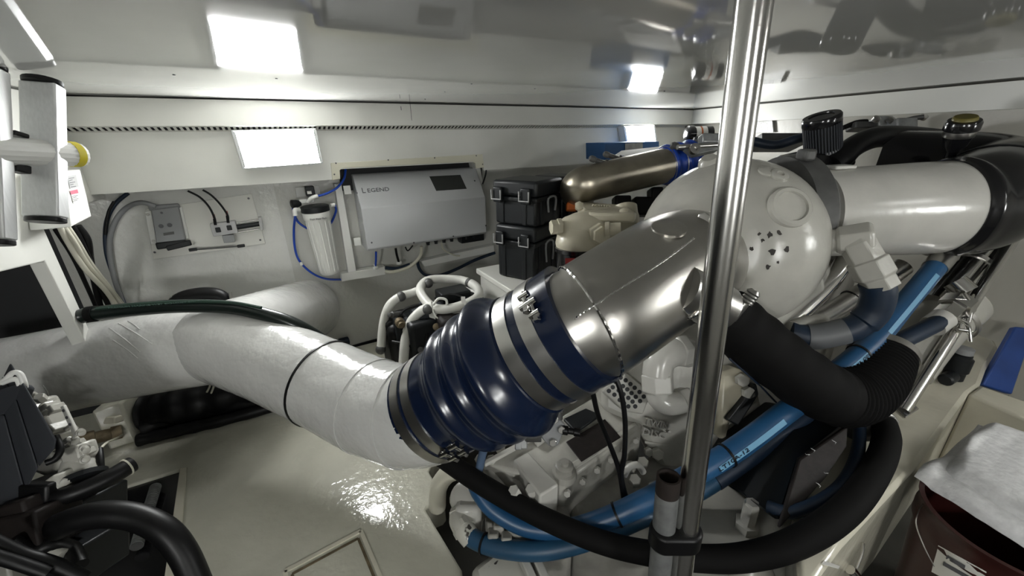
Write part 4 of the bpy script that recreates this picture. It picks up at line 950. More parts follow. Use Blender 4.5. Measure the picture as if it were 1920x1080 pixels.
MB().lathe(a-u_*.008, u_, k8([(0, .07), (.004, .0735), (.014, .0735), (.018, .07)]), 48).build('base_band', 'grey_pl', af)
MB().lathe(a-u_*.06, u_, k8([(0, .06), (.05, .045)]), 24).build('neck', 'rubber', af)
br = thing('breather_housing', 'black moulded breather housing under the pleated filter', 'housing', at(1545, 330, 1.6))
MB().box(at(1550, 305, 1.6), RT, FW, UP, .16, .10, .05).build('housing', 'rubber', br, bevel=.012)
MB().lathe(at(1512, 305, 1.55), -RT-FW*.4, [(0, .03), (.02, .03), (.022, .022), (.04, .022)], 16).build('port', 'rubber', br)
tag(hose('breather_hose', [(1560, 310, 1.56), (1575, 300, 1.56), (1600, 275, 1.58), (1640, 258, 1.62), (1690, 256, 1.66), (1760, 262, 1.68)], .042, 'rubber', n=8, seg=20), 'thick black breather hose arching from the filter to the right', 'hose')
tag(MB().prism([at(1463, 291, 1.62), at(1517, 279, 1.62), at(1517, 287, 1.62), at(1466, 301, 1.62)], FW*.03).build('bright_strip', 'chrome', bevel=.002), 'bright metal strip left of the breather filter', 'strip')
oc = thing('oil_filler', 'black oil filler neck with a yellow topped cap', 'cap', at(1795, 290, 1.42))
a = at(1790, 272, 1.38); u_ = ((at(1792, 215, 1.38)-a).normalized()*.78-FW*.55-RT*.25).normalized()
k8 = lambda pr: [(x*1.1, y*.74) for x, y in pr]
MB().lathe(a, u_, k8([(-.05, .02), (-.02, .022), (0, .042), (.03, .052)]), 32).build('neck', 'gloss_black', oc)
MB().lathe(a+u_*.032, u_, k8([(0, .054), (.004, .056), (.016, .056), (.02, .056)]), 32).build('collar', 'steel', oc)
MB().lathe(a+u_*.054, u_, k8([(0, .062), (.02, .062), (.028, .056), (.03, .04)]), 32).build('cap', 'gloss_black', oc)
MB().lathe(a+u_*.086, u_, k8([(0, .044), (.008, .041), (.010, .038)]), 32).build('cap_disc', 'olive', oc)
tag(hose('engine_hose', [(1400, 262, 2.0), (1450, 272, 1.95), (1490, 262, 1.9), (1530, 250, 1.9)], .022, 'navy', n=8), 'dark hose crossing behind the pole toward the breather filter', 'hose')
tag(MB().prism([B(1408, 229, -.09), B(1450, 226, -.09), B(1452, 248, -.09), B(1408, 250, -.09)], BN*.01).build('foil_panel', 'foil', smooth=False), 'crinkled foil insulation panel on the bulkhead behind the pole', 'panel')
tag(MB().box(at(1455, 268, 2.1), RT, FW, UP, .24, .15, .05).build('grille', 'grey_iron', bevel=.004), 'flat grey grille on top of the engine behind the pole', 'grille')
top_bits = [(1615, 238, 1.8, .10, .03), (1650, 232, 1.8, .07, .05), (1690, 235, 1.75, .09, .045)]
ib = thing('injector_bracket', 'grey linkage and bracket parts above the breather hose', 'bracket', at(1655, 262, 1.8))
for x, y, d, a_, b_ in top_bits: MB().box(at(x, y, d), RT, FW, UP, a_, .06, b_).build('bracket', 'grey_iron' if x < 1640 else 'galv', ib, bevel=.006)
MB().tube(px([(1580, 240, 1.8), (1605, 230, 1.8), (1625, 228, 1.8)], 6), .011, 10).build('lever', 'rubber', ib)
MB().tube(px([(1690, 228, 1.76), (1712, 222, 1.74), (1732, 219, 1.72)], 6), .010, 10).build('lever', 'grey_iron', ib)
for x, y in ((1640, 226), (1668, 228), (1728, 222)): MB().lathe(at(x, y, 1.76), -FW+UP*.5, [(0, .016), (.015, .016), (.018, .01)], 12).build('nut', 'steel', ib)

# ================================================================ RIGHT: ENGINE BED, STANCHIONS, BUCKET
bz_ = lambda x, y, z=BZ: onz(x, y, z)
bed = [bz_(1816, 738), bz_(1715, 878), bz_(1580, 1022), bz_(1500, 1130), bz_(1490, 960), bz_(1560, 850), bz_(1650, 710), bz_(1740, 615), bz_(1822, 612), bz_(1862, 630), bz_(1872, 650), bz_(1850, 690), bz_(1838, 722)]
bedo = struct(MB().prism(bed, -Z*.5).build('floor_engine_bed', 'gel2', bevel=.012), 'cream fibreglass engine bed on the right')
MB().prism([bz_(1816, 738), bz_(1838, 722), bz_(1990, 775), bz_(1990, 815)], -Z*.5).build('partition', 'gel2', bedo, bevel=.010)
MB().prism([bz_(1545, 1052)+Z*.0005, bz_(1575, 1062)+Z*.0005, bz_(1572, 1067)+Z*.0005, bz_(1540, 1058)+Z*.0005], Z*.0006).build('tape_mark', 'paper', bedo, smooth=False)
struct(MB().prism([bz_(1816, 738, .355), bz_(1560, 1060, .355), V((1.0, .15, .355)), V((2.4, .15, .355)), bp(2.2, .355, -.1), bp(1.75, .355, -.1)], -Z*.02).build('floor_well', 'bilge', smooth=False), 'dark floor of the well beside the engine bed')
# blue board against the bulkhead
bo = tag(MB().prism([at(1842, 722, 1.52), at(1904, 612, 1.56), at(1940, 616, 1.56), at(1898, 740, 1.52)], V((.018, .03, -.02))).build('blue_board', 'blue_board', bevel=.006), 'blue board standing on edge at the right of the engine bed', 'board')
tag(MB().prism([at(1904, 640, 1.72), at(1950, 640, 1.72), at(1950, 760, 1.70), at(1890, 745, 1.70)], V((.02, .03, 0))).build('grey_board', 'grey_pl', bevel=.006), 'grey board leaning behind the blue board', 'board')
# bucket with absorbent pads
bc = onz(1902, 985, .735); b0_ = V((bc.x, bc.y, .36))
bu = thing('bucket', 'dark maroon plastic bucket below the absorbent pads', 'bucket', b0_)
bm_ = MB(); seg = 56; rings = [(.36, .125), (.66, .150), (.665, .156), (.690, .157), (.70, .153), (.725, .154), (.735, .160), (.738, .160), (.738, .150), (.40, .122)]
vs_ = [V((bc.x+math.cos(2*PI*k/seg)*r_, bc.y+math.sin(2*PI*k/seg)*r_, z)) for z, r_ in rings for k in range(seg)]
fs = []
for i in range(len(rings)-1):
    for k in range(seg): fs.append((i*seg+k, i*seg+(k+1) % seg, (i+1)*seg+(k+1) % seg, (i+1)*seg+k))
fs.append(tuple(range(seg))[::-1]); fs.append(tuple((len(rings)-1)*seg+k for k in range(seg)))
bm_.add(vs_, fs); bm_.build('body', 'maroon', bu)
tb = bvh(bm_)
lab = MB(); rowsN = 6
pts_l = [[hit(tb, x0+(x1-x0)*i/8, y0+(y1-y0)*i/8, .001)[0] for i in range(9)] for (x0, y0, x1, y1) in [(1760, 1022, 1850, 1072), (1757, 1035, 1847, 1085), (1752, 1052, 1842, 1102), (1747, 1072, 1837, 1120)]]
vv_ = [p for r_ in pts_l for p in r_]; lab.add(vv_, [(r_*9+i, r_*9+i+1, (r_+1)*9+i+1, (r_+1)*9+i) for r_ in range(3) for i in range(8)])
lb_ = lab.build('label', 'paper', bu)
for (x0, y0, x1, y1) in ((1778, 1040, 1812, 1059), (1772, 1052, 1828, 1083)):
    pr_ = MB(); P_ = [hit(tb, x0+(x1-x0)*i/6, y0+(y1-y0)*i/6, .004)[0] for i in range(7)]; Q_ = [hit(tb, x0-2+(x1-x0)*i/6, y0+7+(y1-y0)*i/6, .004)[0] for i in range(7)]
    pr_.add(P_+Q_, [(i, i+1, i+8, i+7) for i in range(6)]); pr_.build('label_print', 'ink', lb_)
MB().tube([p for p in px([(1735, 938, 1.0), (1722, 960, .98), (1718, 985, .97), (1735, 1030, .95), (1752, 1062, .94)], 8)], .0014, 6).build('bail_wire', 'steel', bu)
def pad(label, z, corners, seed, nx=26, ny=20, th=.012):
    """soft sheet over the corners (near-left, near-right, far-right, far-left)"""
    c0, c1, c2, c3 = corners; vs_ = []
    for s_ in (0, 1):
        for j in range(ny+1):
            for i in range(nx+1):
                u, v = i/nx, j/ny
                p = c0*(1-u)*(1-v)+c1*u*(1-v)+c2*u*v+c3*(1-u)*v
                e = min(u, 1-u, v, 1-v)
                w_ = noise.noise(V((u*3+seed, v*3, 0)))*.005 + noise.noise(V((u*9, v*9, seed)))*.0015
                dr = -.012*max(0, (.15-u)/.15)**2 - .02*max(0, (.10-v)/.10)**2
                curl = .018*math.sin(v*7+seed)*max(0, (.15-u)/.15)
                vs_.append(p+Z*(w_+dr+curl+(th*min(1, e*14+.25) if s_ else 0)) + V((noise.noise(V((v*4, seed, 1)))*.012*(e < .02), noise.noise(V((u*4, seed, 2)))*.012*(e < .02), 0)))
    n = (nx+1)*(ny+1); fs = []
    for j in range(ny):
        for i in range(nx):
            a = j*(nx+1)+i; fs.append((a+n, a+n+1, a+n+nx+2, a+n+nx+1)); fs.append((a, a+nx+1, a+nx+2, a+1))
    bd = [i for i in range(nx+1)]+[(j+1)*(nx+1)-1 for j in range(1, ny+1)]+[ny*(nx+1)+i for i in range(nx-1, -1, -1)]+[j*(nx+1) for j in range(ny-1, 0, -1)]
    for k in range(len(bd)):
        a, b = bd[k], bd[(k+1) % len(bd)]; fs.append((a, b, b+n, a+n))
    return tag(MB().add(vs_, fs).build('absorbent_pad', 'pad', ang=60), label, 'pad', 'absorbent pads on the bucket')
z_ = .757
pad('lower white absorbent pad spread over the bucket rim', z_, [onz(1718, 884, z_), onz(1965, 1040, z_), onz(2020, 860, z_), onz(1832, 800, z_)], 1.0)
z_ = .785
pad('upper speckled white absorbent pad on top of the other pad', z_, [onz(1768, 872, z_), onz(1980, 1000, z_), onz(2020, 835, z_), onz(1842, 789, z_)], 4.2)
ck = thing('hook', 'small chrome hook at the foot of the engine bed', 'hook', at(1605, 1080, 1.02))
MB().tube(px([(1606, 1082, 1.0), (1600, 1074, 1.0), (1594, 1068, 1.0)], 4), .012, 12).build('hook_body', 'chrome', ck)
MB().tube(px([(1618, 1018, 1.0), (1617, 1035, 1.0), (1606, 1065, 1.0)], 6), .003, 8).build('pin', 'steel', ck)
# stanchion tubes
sb0 = bz_(1692, 772); st = thing('stanchion', 'long stainless stanchion tube rising from a bolted foot on the engine bed', 'tube', sb0)
MB().tube([sb0+Z*.004, at(1930, 400, 1.47)], .0185, 20).build('tube', 'chrome', st)
fpz = [bz_(1672, 762), bz_(1700, 748), bz_(1722, 768), bz_(1697, 785)]
MB().prism(fpz, Z*.006).build('foot_plate', 'steel', st, bevel=.002)
for p in ((1680, 763), (1712, 766), (1697, 779)): MB().lathe(bz_(*p)+Z*.006, Z, [(0, .006), (.003, .005)], 10).build('screw', 'ink', st)
# heat exchanger with fittings
hx_ = thing('heat_exchanger', 'polished stainless heat exchanger tube with clamps right of the hoses', 'pipe', at(1780, 640, 1.5))
MB().tube(px([(1905, 405, 1.52), (1850, 462, 1.50), (1795, 525, 1.48), (1755, 570, 1.47)], 6), .050, 28).build('shell', 'chrome', hx_)
MB().tube(px([(1800, 570, 1.50), (1745, 620, 1.47), (1690, 690, 1.44)], 6), .088, 32).build('shell', 'eng', hx_)
for a_, b_, r_ in (((1823, 493, 1.49), (1817, 500, 1.489), .051), ((1772, 598, 1.485), (1766, 604, 1.483), .0895), ((1865, 447, 1.505), (1858, 455, 1.503), .051)):
    c = MB(); c.lathe_closed(at(*a_), at(*a_)-at(*b_), [(-.008, r_-.001), (-.008, r_+.005), (.008, r_+.005), (.008, r_-.001)], 40); c.build('clamp_band', 'steel', hx_)
hn_ = MB(); hn_.lathe(at(1802, 566, 1.36), at(1770, 596, 1.34)-at(1802, 566, 1.36), [(0, .03), (.0, .046), (.045, .046), (.047, .036), (.10, .036), (.102, .030)], 6); hn_.build('hex_nut', 'chrome', hx_, ang=20)
MB().tube([at(1770, 596, 1.34), at(1748, 612, 1.335)], .036, 20).build('ferrule', 'eng_w', hx_)
MB().tube([at(1812, 548, 1.38), at(1790, 528, 1.40)], .034, 18).build('elbow', 'chrome', hx_)
for pts in ([(1800, 600, 1.33), (1815, 610, 1.33), (1820, 640, 1.33)], [(1795, 618, 1.34), (1822, 622, 1.33)], [(1805, 548, 1.32), (1820, 575, 1.33), (1815, 605, 1.33)]):
    MB().tube(px(pts, 6), .0065, 10).build('clamp_bolt', 'chrome', hx_)
MB().prism([at(1640, 700, 1.42), at(1760, 640, 1.42), at(1755, 700, 1.42), at(1730, 745, 1.42), at(1660, 780, 1.42)], FW*.05).build('end_plate', 'eng_d', hx_, bevel=.01)
# black sensor valve on the bed
bvz = bz_(1785, 708); bv = thing('drain_valve', 'black plastic sensor housing standing on the engine bed', 'valve', bvz)
MB().lathe(bvz, Z, [(0, .030), (.03, .030), (.035, .035), (.085, .035), (.09, .028), (.10, .028), (.105, .020)], 24).build('housing', 'black_pl', bv)
MB().lathe(bvz+Z*.105, Z, [(0, .026), (.02, .026), (.022, .02)], 24).build('cap', 'grey_pl', bv)
MB().lathe(bvz+V((-.03, -.02, .02)), V((-1, -.5, 0)), [(0, .022), (.05, .022), (.055, .016)], 16).build('port', 'black_pl', bv)

# ================================================================ HOSES OF THE MAIN ENGINE
def big_hose(name, label, pts, r_, m, n=10, seg=24, cat='hose'):
    P_ = px(pts, n); o = MB().tube(P_, r_ if not callable(r_) else [r_(i/(len(P_)-1)) for i in range(len(P_))], seg).build(name, m); tag(o, label, cat); return o, P_
bA, PA = big_hose('blue_hose', 'bright blue hydraulic hose with pale printed stripe sweeping below the pole', [(1757, 497, 1.33), (1700, 565, 1.27), (1640, 637, 1.21), (1560, 705, 1.15), (1470, 775, 1.10), (1380, 842, 1.06), (1290, 895, 1.04), (1200, 945, 1.04), (1130, 975, 1.05), (1060, 993, 1.07), (985, 988, 1.09), (928, 958, 1.11), (900, 925, 1.13), (890, 903, 1.15)], lambda t: .030 if t < .55 else .030-.006*min(1, (t-.55)*4), 'blue_hose', 10)
tA = bvh(MB().tube(PA, [.030 if i/(len(PA)-1) < .55 else .030-.006*min(1, (i/(len(PA)-1)-.55)*4) for i in range(len(PA))], 32))
def stripe(pts, wpx, name, m, parent, tree, lift=.0012):
    top = smooth_path([V((x, y, 0)) for x, y in pts], 10); P_ = []; 
    for i, p in enumerate(top):
        d = (top[min(i+1, len(top)-1)]-top[max(i-1, 0)]).normalized(); nn = V((-d.y, d.x, 0))
        P_.append((hit(tree, p.x-nn.x*wpx, p.y-nn.y*wpx, lift)[0], hit(tree, p.x+nn.x*wpx, p.y+nn.y*wpx, lift)[0]))
    mb = MB(); mb.add([q for pr_ in P_ for q in pr_], [(2*i, 2*i+1, 2*i+3, 2*i+2) for i in range(len(P_)-1)]); return mb.build(name, m, parent)
s1_ = stripe([(1758, 515), (1715, 568), (1668, 624)], 4.5, 'stripe', 'stripe', bA, tA)
s2_ = stripe([(1632, 662), (1600, 690), (1568, 715)], 5, 'stripe', 'stripe', bA, tA)
s3_ = stripe([(1472, 790), (1420, 830), (1350, 880)], 5.5, 'stripe', 'stripe', bA, tA)
def hose_text(body, x0, y0, x1, y1, hpx, parent, tree):
    a, n1 = hit(tree, x0, y0, .002); b, n2 = hit(tree, x1, y1, .002); n = (n1+n2).normalized(); d = (b-a).normalized()
    text('print', body, a, d, n.cross(d), hpx/740*1.08, 'navy', parent, width=(b-a).length)
hose_text('LT10A-12', 1350, 884, 1405, 845, 8, s3_, tA)
hose_text('25.0 BAR / 1", OD', 1570, 719, 1630, 668, 7, s2_, tA)
fA = thing('hose_end', 'steel swaged end fitting on the bright blue hose', 'fitting', at(1765, 505, 1.34))
MB().tube([at(1752, 503, 1.328), at(1776, 474, 1.35)], .034, 20).build('ferrule', 'steel', fA)
hxm = MB(); hxm.lathe(at(1772, 478, 1.35), at(1790, 470, 1.38)-at(1772, 478, 1.35), [(0, .034), (.03, .034), (.032, .026), (.06, .026)], 6); hxm.build('hex_nut', 'chrome', fA, ang=20)
bN, PN = big_hose('navy_hose', 'dark braided hose running beneath the bright blue one right of the pole', [(1768, 600, 1.335), (1700, 634, 1.28), (1640, 662, 1.24), (1570, 722, 1.21), (1480, 800, 1.17), (1400, 860, 1.13), (1340, 902, 1.11)], .0265, 'navy', 10)
bB, PB = big_hose('blue_hose', 'darker blue hose running beneath the bright blue one left of the pole', [(1338, 903, 1.11), (1310, 920, 1.10), (1260, 946, 1.09), (1200, 972, 1.08), (1110, 1010, 1.06), (1020, 1032, 1.06), (940, 1028, 1.09), (892, 1012, 1.12), (874, 996, 1.14)], .0255, 'blue_hose_d', 10)
fB = thing('elbow_fitting', 'rust spotted white elbow fitting at the end of the darker blue hose', 'fitting', at(862, 985, 1.17))
MB().tube(px([(884, 1010, 1.13), (872, 995, 1.14), (861, 975, 1.17), (868, 958, 1.20), (885, 950, 1.22)], 5), .030, 18).build('elbow', 'eng_ch', fB)
for p, e in (((872, 995, 1.14), (866, 985, 1.155)), ((861, 972, 1.17), (864, 963, 1.19))):
    hm2 = MB(); hm2.lathe(at(*p), at(*e)-at(*p), [(0, .034), (.02, .034)], 6); hm2.build('hex_nut', 'eng_ch', fB, ang=20)
bC, PC = big_hose('black_hose', 'long matt black hose looping round the front of the pole', [(825, 855, 1.18), (900, 906, 1.12), (1000, 962, 1.06), (1110, 1010, 1.0), (1200, 1034, .965), (1300, 1046, .935), (1400, 1044, .905), (1500, 1014, .88), (1590, 952, .915), (1645, 876, 1.02), (1662, 825, 1.10), (1655, 790, 1.17)], lambda t: .028+.004*min(1, max(0, (t-.35)*3)), 'rubber_m', 10)
def tie(name, P_, i, r_, label):
    c = MB(); c.lathe_closed(P_[i], P_[i+1]-P_[i-1], [(-.003, r_), (-.003, r_+.003), (.003, r_+.003), (.003, r_)], 24); tag(c.build(name, 'rubber'), label, 'cable tie', 'black cable ties on the hoses')
tie('cable_tie', PA, 76, .029, 'black cable tie on the blue hose left of the pole')
tie('cable_tie', PA, 52, .0305, 'black cable tie on the blue hose right of the pole')
tie('cable_tie', PA, 24, .0305, 'black cable tie on the blue hose below the braided sleeve')
tie('cable_tie', PB, 66, .026, 'black cable tie on the darker blue hose near its elbow')
tie('cable_tie', PN, 22, .027, 'black cable tie on the darker hose beside the corrugated one')
# thick corrugated hose
tD = thing('corrugated_hose', 'thick black hose with corrugated end below the turbocharger', 'hose', at(1560, 830, 1.1))
PD_ = px([(1352, 588, 1.08), (1385, 615, 1.08), (1440, 660, 1.08), (1505, 710, 1.08), (1558, 740, 1.10), (1598, 742, 1.13), (1630, 718, 1.17), (1647, 688, 1.21), (1655, 662, 1.24)], 12)
n_ = len(PD_); k_ = int(n_*.52)
MB().tube(PD_[:k_+1], [.080*(1+.022*math.sin(i*.75)) for i in range(k_+1)], 36).build('smooth_run', 'rubber_m', tD)
P2 = []; src = PD_[k_:]
for i in range(len(src)-1):
    for j in range(5): P2.append(src[i].lerp(src[i+1], j/5))
MB().tube(P2, [.078+.0055*math.sin(i*2*PI/11) for i in range(len(P2))], 36).build('corrugated_end', 'rubber_m', tD)
mD = MB().tube(PD_[:k_+1], .083, 48); tDv = bvh(mD)
bead('blue_piping', tDv, [(1368, 672), (1420, 718), (1470, 768), (1525, 803)], .0028, 'navy', tD, 8, .001)
cD = MB(); cD.lathe_closed(PD_[-4], PD_[-1]-PD_[-5], [(-.012, .082), (-.012, .087), (.012, .087), (.012, .082)], 40); cD.build('clamp_band', 'steel', tD)
# probe by the pole
pr_ = thing('temperature_probe', 'threaded steel probe sticking out beside the pole', 'sensor', at(1385, 590, .99))
a = at(1372, 598, .98); d_ = (at(1412, 550, .95)-a).normalized()
MB().lathe(a, d_, [(0, .011), (.05, .011), (.052, .016)] + [(.052+.004*i, .0165 if i % 2 else .0145) for i in range(8)] + [(.088, .010)], 20).build('probe_body', 'steel', pr_, ang=20)
# elbow fitting on the bell housing with navy hose
eh = thing('hose_elbow', 'cream hex elbow fitting on the right of the bell housing', 'fitting', at(1610, 530, 1.14))
MB().tube(px([(1530, 448, 1.20), (1560, 450, 1.16), (1600, 452, 1.13)], 4), .033, 20).build('nipple', 'eng', eh)
MB().lathe(at(1566, 452, 1.15), at(1622, 446, 1.11)-at(1566, 452, 1.15), [(0, .034), (.01, .042), (.075, .046), (.085, .036)], 6).build('hex_body', 'eng', eh, bevel=.004, ang=20)
MB().lathe(at(1606, 455, 1.12), at(1640, 515, 1.11)-at(1606, 455, 1.12), [(-.02, .034), (.0, .044), (.055, .044), (.057, .050), (.105, .050), (.112, .042), (.145, .042)], 6).build('hex_nut', 'eng', eh, bevel=.004, ang=20)
bE, PE = big_hose('navy_hose', 'navy hose bending down from the cream hex elbow into a braided sleeve', [(1643, 530, 1.112), (1647, 552, 1.12), (1636, 585, 1.14), (1606, 612, 1.16), (1565, 625, 1.18), (1520, 632, 1.20), (1482, 625, 1.22)], lambda t: .041 if t < .45 else .036, 'navy', 10)
slv = MB()
for i in range(36, 52): slv.lathe_closed(PE[i], PE[i+1]-PE[i-1], [(-.004, .036), (-.004, .0385), (.004, .0385), (.004, .036)], 28)
slv.build('braided_sleeve', 'mesh_hose', bE)
MB().tube(px([(1488, 620, 1.22), (1505, 612, 1.24), (1540, 605, 1.26)], 5), .030, 18).build('end_fitting', 'eng', bE)
cp = thing('cooling_pipe', 'chrome cooling pipes bending under the turbocharger', 'pipe', at(1560, 620, 1.4))
MB().tube(px([(1692, 500, 1.42), (1650, 530, 1.42), (1600, 560, 1.40), (1540, 598, 1.36), (1480, 628, 1.32)], 6), .034, 22).build('tube', 'steel', cp)
MB().tube(px([(1590, 480, 1.40), (1555, 530, 1.36), (1500, 585, 1.32), (1440, 632, 1.28)], 6), .030, 22).build('tube', 'chrome', cp)
for p, e in (((1596, 562, 1.40), (1590, 566, 1.40)),):
    c = MB(); c.lathe_closed(at(*p), at(*e)-at(*p), [(-.004, .034), (-.004, .037), (.004, .037), (.004, .034)], 28); c.build('seal_ring', 'rubber', cp)
# dark engine mount
mo = thing('engine_mount', 'dark scratched engine mount box inside the hose loop', 'mount', at(1450, 985, 1.15))
MB().prism([at(*p) for p in [(1350, 905, 1.15), (1385, 845, 1.18), (1480, 772, 1.22), (1585, 795, 1.14), (1497, 868, 1.03), (1462, 985, .935), (1430, 955, .98)]], FW*.12).build('body', 'black_pl', mo, bevel=.01)
MB().prism([at(*p) for p in [(1500, 862, 1.015), (1590, 800, 1.10), (1588, 838, 1.065), (1548, 898, 1.0), (1462, 992, .915)]], FW*.012).build('side_plate', 'plate_dk', mo, bevel=.003)
for x, y in ((1520, 840), (1545, 885), (1530, 905), (1510, 850), (1560, 825)):
    s_ = MB(); c = at(x, y, 1.0-(y-860)*.0009+(x-1530)*.0008-.004); jx = random.uniform(.3, 1); s_.tube([c, c+RT*.006*jx-UP*.003, c+RT*.011-UP*.009*jx, c+RT*.008-UP*.014*jx], [.0004, .0012*jx, .001, .0003], 6); s_.build('scratch', 'grey_lt', mo)
for x, y in ((1465, 876), (1430, 885), (1372, 893), (1450, 940)): MB().lathe(at(x, y, 1.125), -FW, [(0, .008), (.006, .008), (.008, .005)], 6).build('bolt', 'steel', mo)
tag(hose('navy_hose', [(1612, 790, 1.17), (1608, 850, 1.08), (1582, 905, 1.0), (1535, 942, .955), (1480, 960, .95), (1440, 950, .98)], .0155, 'navy', n=8), 'slim navy hose curving inside the big black loop', 'hose')
sb_ = thing('hose_bracket', 'steel clamp bracket where the hoses meet the stanchion foot', 'bracket', at(1640, 800, 1.2))
MB().box(at(1612, 805, 1.17), RT, FW, UP, .05, .04, .06).build('bracket', 'grey_iron', sb_, bevel=.004)
MB().tube(px([(1640, 790, 1.14), (1665, 778, 1.15), (1680, 792, 1.15)], 4), .008, 10).build('pin', 'steel', sb_)
MB().tube(px([(1655, 770, 1.16), (1672, 785, 1.15)], 2), .010, 10).build('pin', 'grey_iron', sb_)

# ================================================================ GEARBOX
gz = .69
gb = thing('gearbox', 'white painted marine gearbox with raised lettering below the steel elbow', 'gearbox', onz(1100, 900, .3))
gg = lambda x, y, z=gz: onz(x, y, z)
bell = [at(*p) for p in [(1128, 700, 1.34), (1230, 620, 1.34), (1330, 585, 1.34), (1405, 640, 1.34), (1430, 760, 1.34), (1400, 850, 1.34), (1330, 905, 1.32), (1240, 880, 1.32), (1195, 800, 1.33), (1130, 770, 1.34)]]
mbell = MB().prism(bell, FW*.16); mbell.build('bell_plate', 'eng', gb, bevel=.02)
bx_ = RT*.97-UP*.13
text('lettering', 'TWIN', at(1207, 795, 1.318), at(1251, 803, 1.326)-at(1207, 793, 1.326), UP, .023, 'eng_w', gb, extrude=.007, width=.080)
text('lettering', 'DISC', at(1203, 813, 1.314), at(1247, 821, 1.326)-at(1203, 811, 1.326), UP, .023, 'eng_w', gb, extrude=.007, width=.078)
MB().lathe(at(1255, 810, 1.320), -FW, [(0, .006), (.003, .006), (.004, .004)], 12).build('mark', 'eng_w', gb)
MB().box(at(1232, 832, 1.325), bx_, FW, UP, .085, .004, .008).build('cast_line', 'eng', gb, bevel=.001)
hx2 = MB(); hexbolt(hx2, at(1231, 848, 1.325), -FW+RT*-.1, .020, .024); hx2.build('bolt', 'eng', gb)
# perforated guard
gpoly = [(1128, 735), (1168, 694), (1222, 738), (1206, 778), (1170, 772)]
MB().prism([at(x, y, 1.315) for x, y in gpoly], FW*.02).build('perforated_guard', 'eng', gb, bevel=.006)
for x, y in ((1163.6, 708), (1173, 713), (1182, 720), (1190, 727), (1199, 735), (1207, 743.5), (1168, 724), (1176, 730), (1184, 737), (1192, 744), (1200, 752), (1149, 726), (1154, 716), (1152, 740), (1160, 732), (1169, 739), (1178, 746), (1186, 753), (1191, 762), (1178, 762), (1141.6, 733), (1162, 750), (1170, 756)):
        MB().lathe(at(x, y, 1.3149), -FW, [(0, .0075), (.0006, .0075)], 14).build('hole', 'dark', gb)
# gear case
topp = [gg(902, 868), gg(1010, 812), gg(1058, 776), gg(1112, 744), gg(1206, 795), gg(1056, 906)]
MB().prism(topp, -Z*.38).build('case', 'eng', gb, bevel=.010)
rp = [gg(1050, 900, gz+.004), gg(1200, 798, gz+.004), gg(1190, 786, gz+.004), gg(1040, 885, gz+.004)]
MB().prism(rp, -Z*.03).build('case_rim', 'eng', gb, bevel=.01)
MB().prism([gg(1061, 830, gz+.004), gg(1134, 787, gz+.004), gg(1164, 821, gz+.004), gg(1090, 867, gz+.004)], Z*.004).build('nameplate', 'plate_dk', gb, bevel=.002)
MB().prism([gg(1056, 790, gz+.01), gg(1098, 770, gz+.01), gg(1126, 782, gz+.01), gg(1080, 815, gz+.01)], Z*.012).build('valve_cover', 'black_pl', gb, bevel=.004)
MB().lathe(gg(1058, 888), Z, [(-.01, .036), (.01, .034), (.012, .026), (.03, .026), (.034, .02), (.034, .012), (.046, .012)], 20).build('breather', 'eng_d', gb)
# ribbed front cover
MB().prism([gg(962, 862, gz+.014), gg(990, 846, gz+.014), gg(1048, 908, gz+.014), gg(1012, 930, gz+.014)], -Z*.12).build('front_cover', 'eng_w', gb, bevel=.006)
for a_, b_ in (((905, 872), (975, 960)), ((935, 868), (1000, 935)), ((952, 862), (1010, 925)), ((915, 880), (950, 950))):
    A_, B_ = gg(*a_, gz-.03), gg(*b_, gz-.06); MB().tube([A_, A_.lerp(B_, .5)+Z*.008, B_], .012, 10).build('cover_rib', 'eng_w', gb)
for p in ((938, 842), (905, 868), (1000, 925), (968, 928), (925, 870)):
    hx3 = MB(); hexbolt(hx3, gg(*p, gz-.02), Z-V((.3, .3, 0)), .017, .03); hx3.build('bolt', 'eng_w', gb)
MB().prism([gg(900, 880, .60), gg(985, 850, .60), gg(1050, 915, .60), gg(1080, 985, .60), gg(960, 990, .60)], -Z*.3).build('case_foot', 'eng_d', gb, bevel=.02)
MB().prism([gg(1060, 925, .56), gg(1220, 850, .56), gg(1320, 880, .56), gg(1330, 960, .56), gg(1200, 1010, .56), (gg(1080, 990, .56))], -Z*.3).build('case_foot', 'eng_d', gb, bevel=.02)
MB().prism([gg(1215, 900, .62), gg(1330, 870, .62), gg(1470, 930, .62), gg(1560, 985, .62), gg(1450, 1110, .62), gg(1240, 1110, .62)], -Z*.1).build('mount_flange', 'eng', gb, bevel=.012)
ny = gg(1398, 990, .62)
MB().lathe(ny, Z, [(0, .030), (.022, .030), (.024, .019), (.085, .019), (.092, .016)], 6).build('mount_stud', 'eng_w', gb, ang=20)
MB().lathe(gg(1405, 1078, .62), Z, [(0, .05), (.02, .05), (.04, .04), (.06, .02)], 20).build('stud_cap', 'eng', gb)
for p in ((1182, 880), (1205, 872), (1190, 905)):
    hx3 = MB(); hexbolt(hx3, gg(*p, .60), Z-V((.2, .4, 0)), .018, .03); hx3.build('bolt', 'eng', gb)
MB().tube(px([(1170, 892, 1.18), (1180, 876, 1.18), (1196, 872, 1.18), (1206, 885, 1.19)], 5), .010, 12).build('oil_pipe', 'eng_w', gb)
for k in range(6):
    e = gg(1056, 906, gz).lerp(gg(1206, 795, gz), .06+.17*k); hx3 = MB(); hexbolt(hx3, e+V((-.004, -.012, -.035)), V((-.3, -.9, .2)), .010, .014); hx3.build('bolt', 'eng_w', gb, ang=20)
for x, y in ((1140, 705), (1225, 640), (1325, 868), (1215, 845), (1390, 842)):
    hx3 = MB(); hexbolt(hx3, at(x, y, 1.335), -FW, .016, .016); hx3.build('bolt', 'eng_w', gb, ang=20)
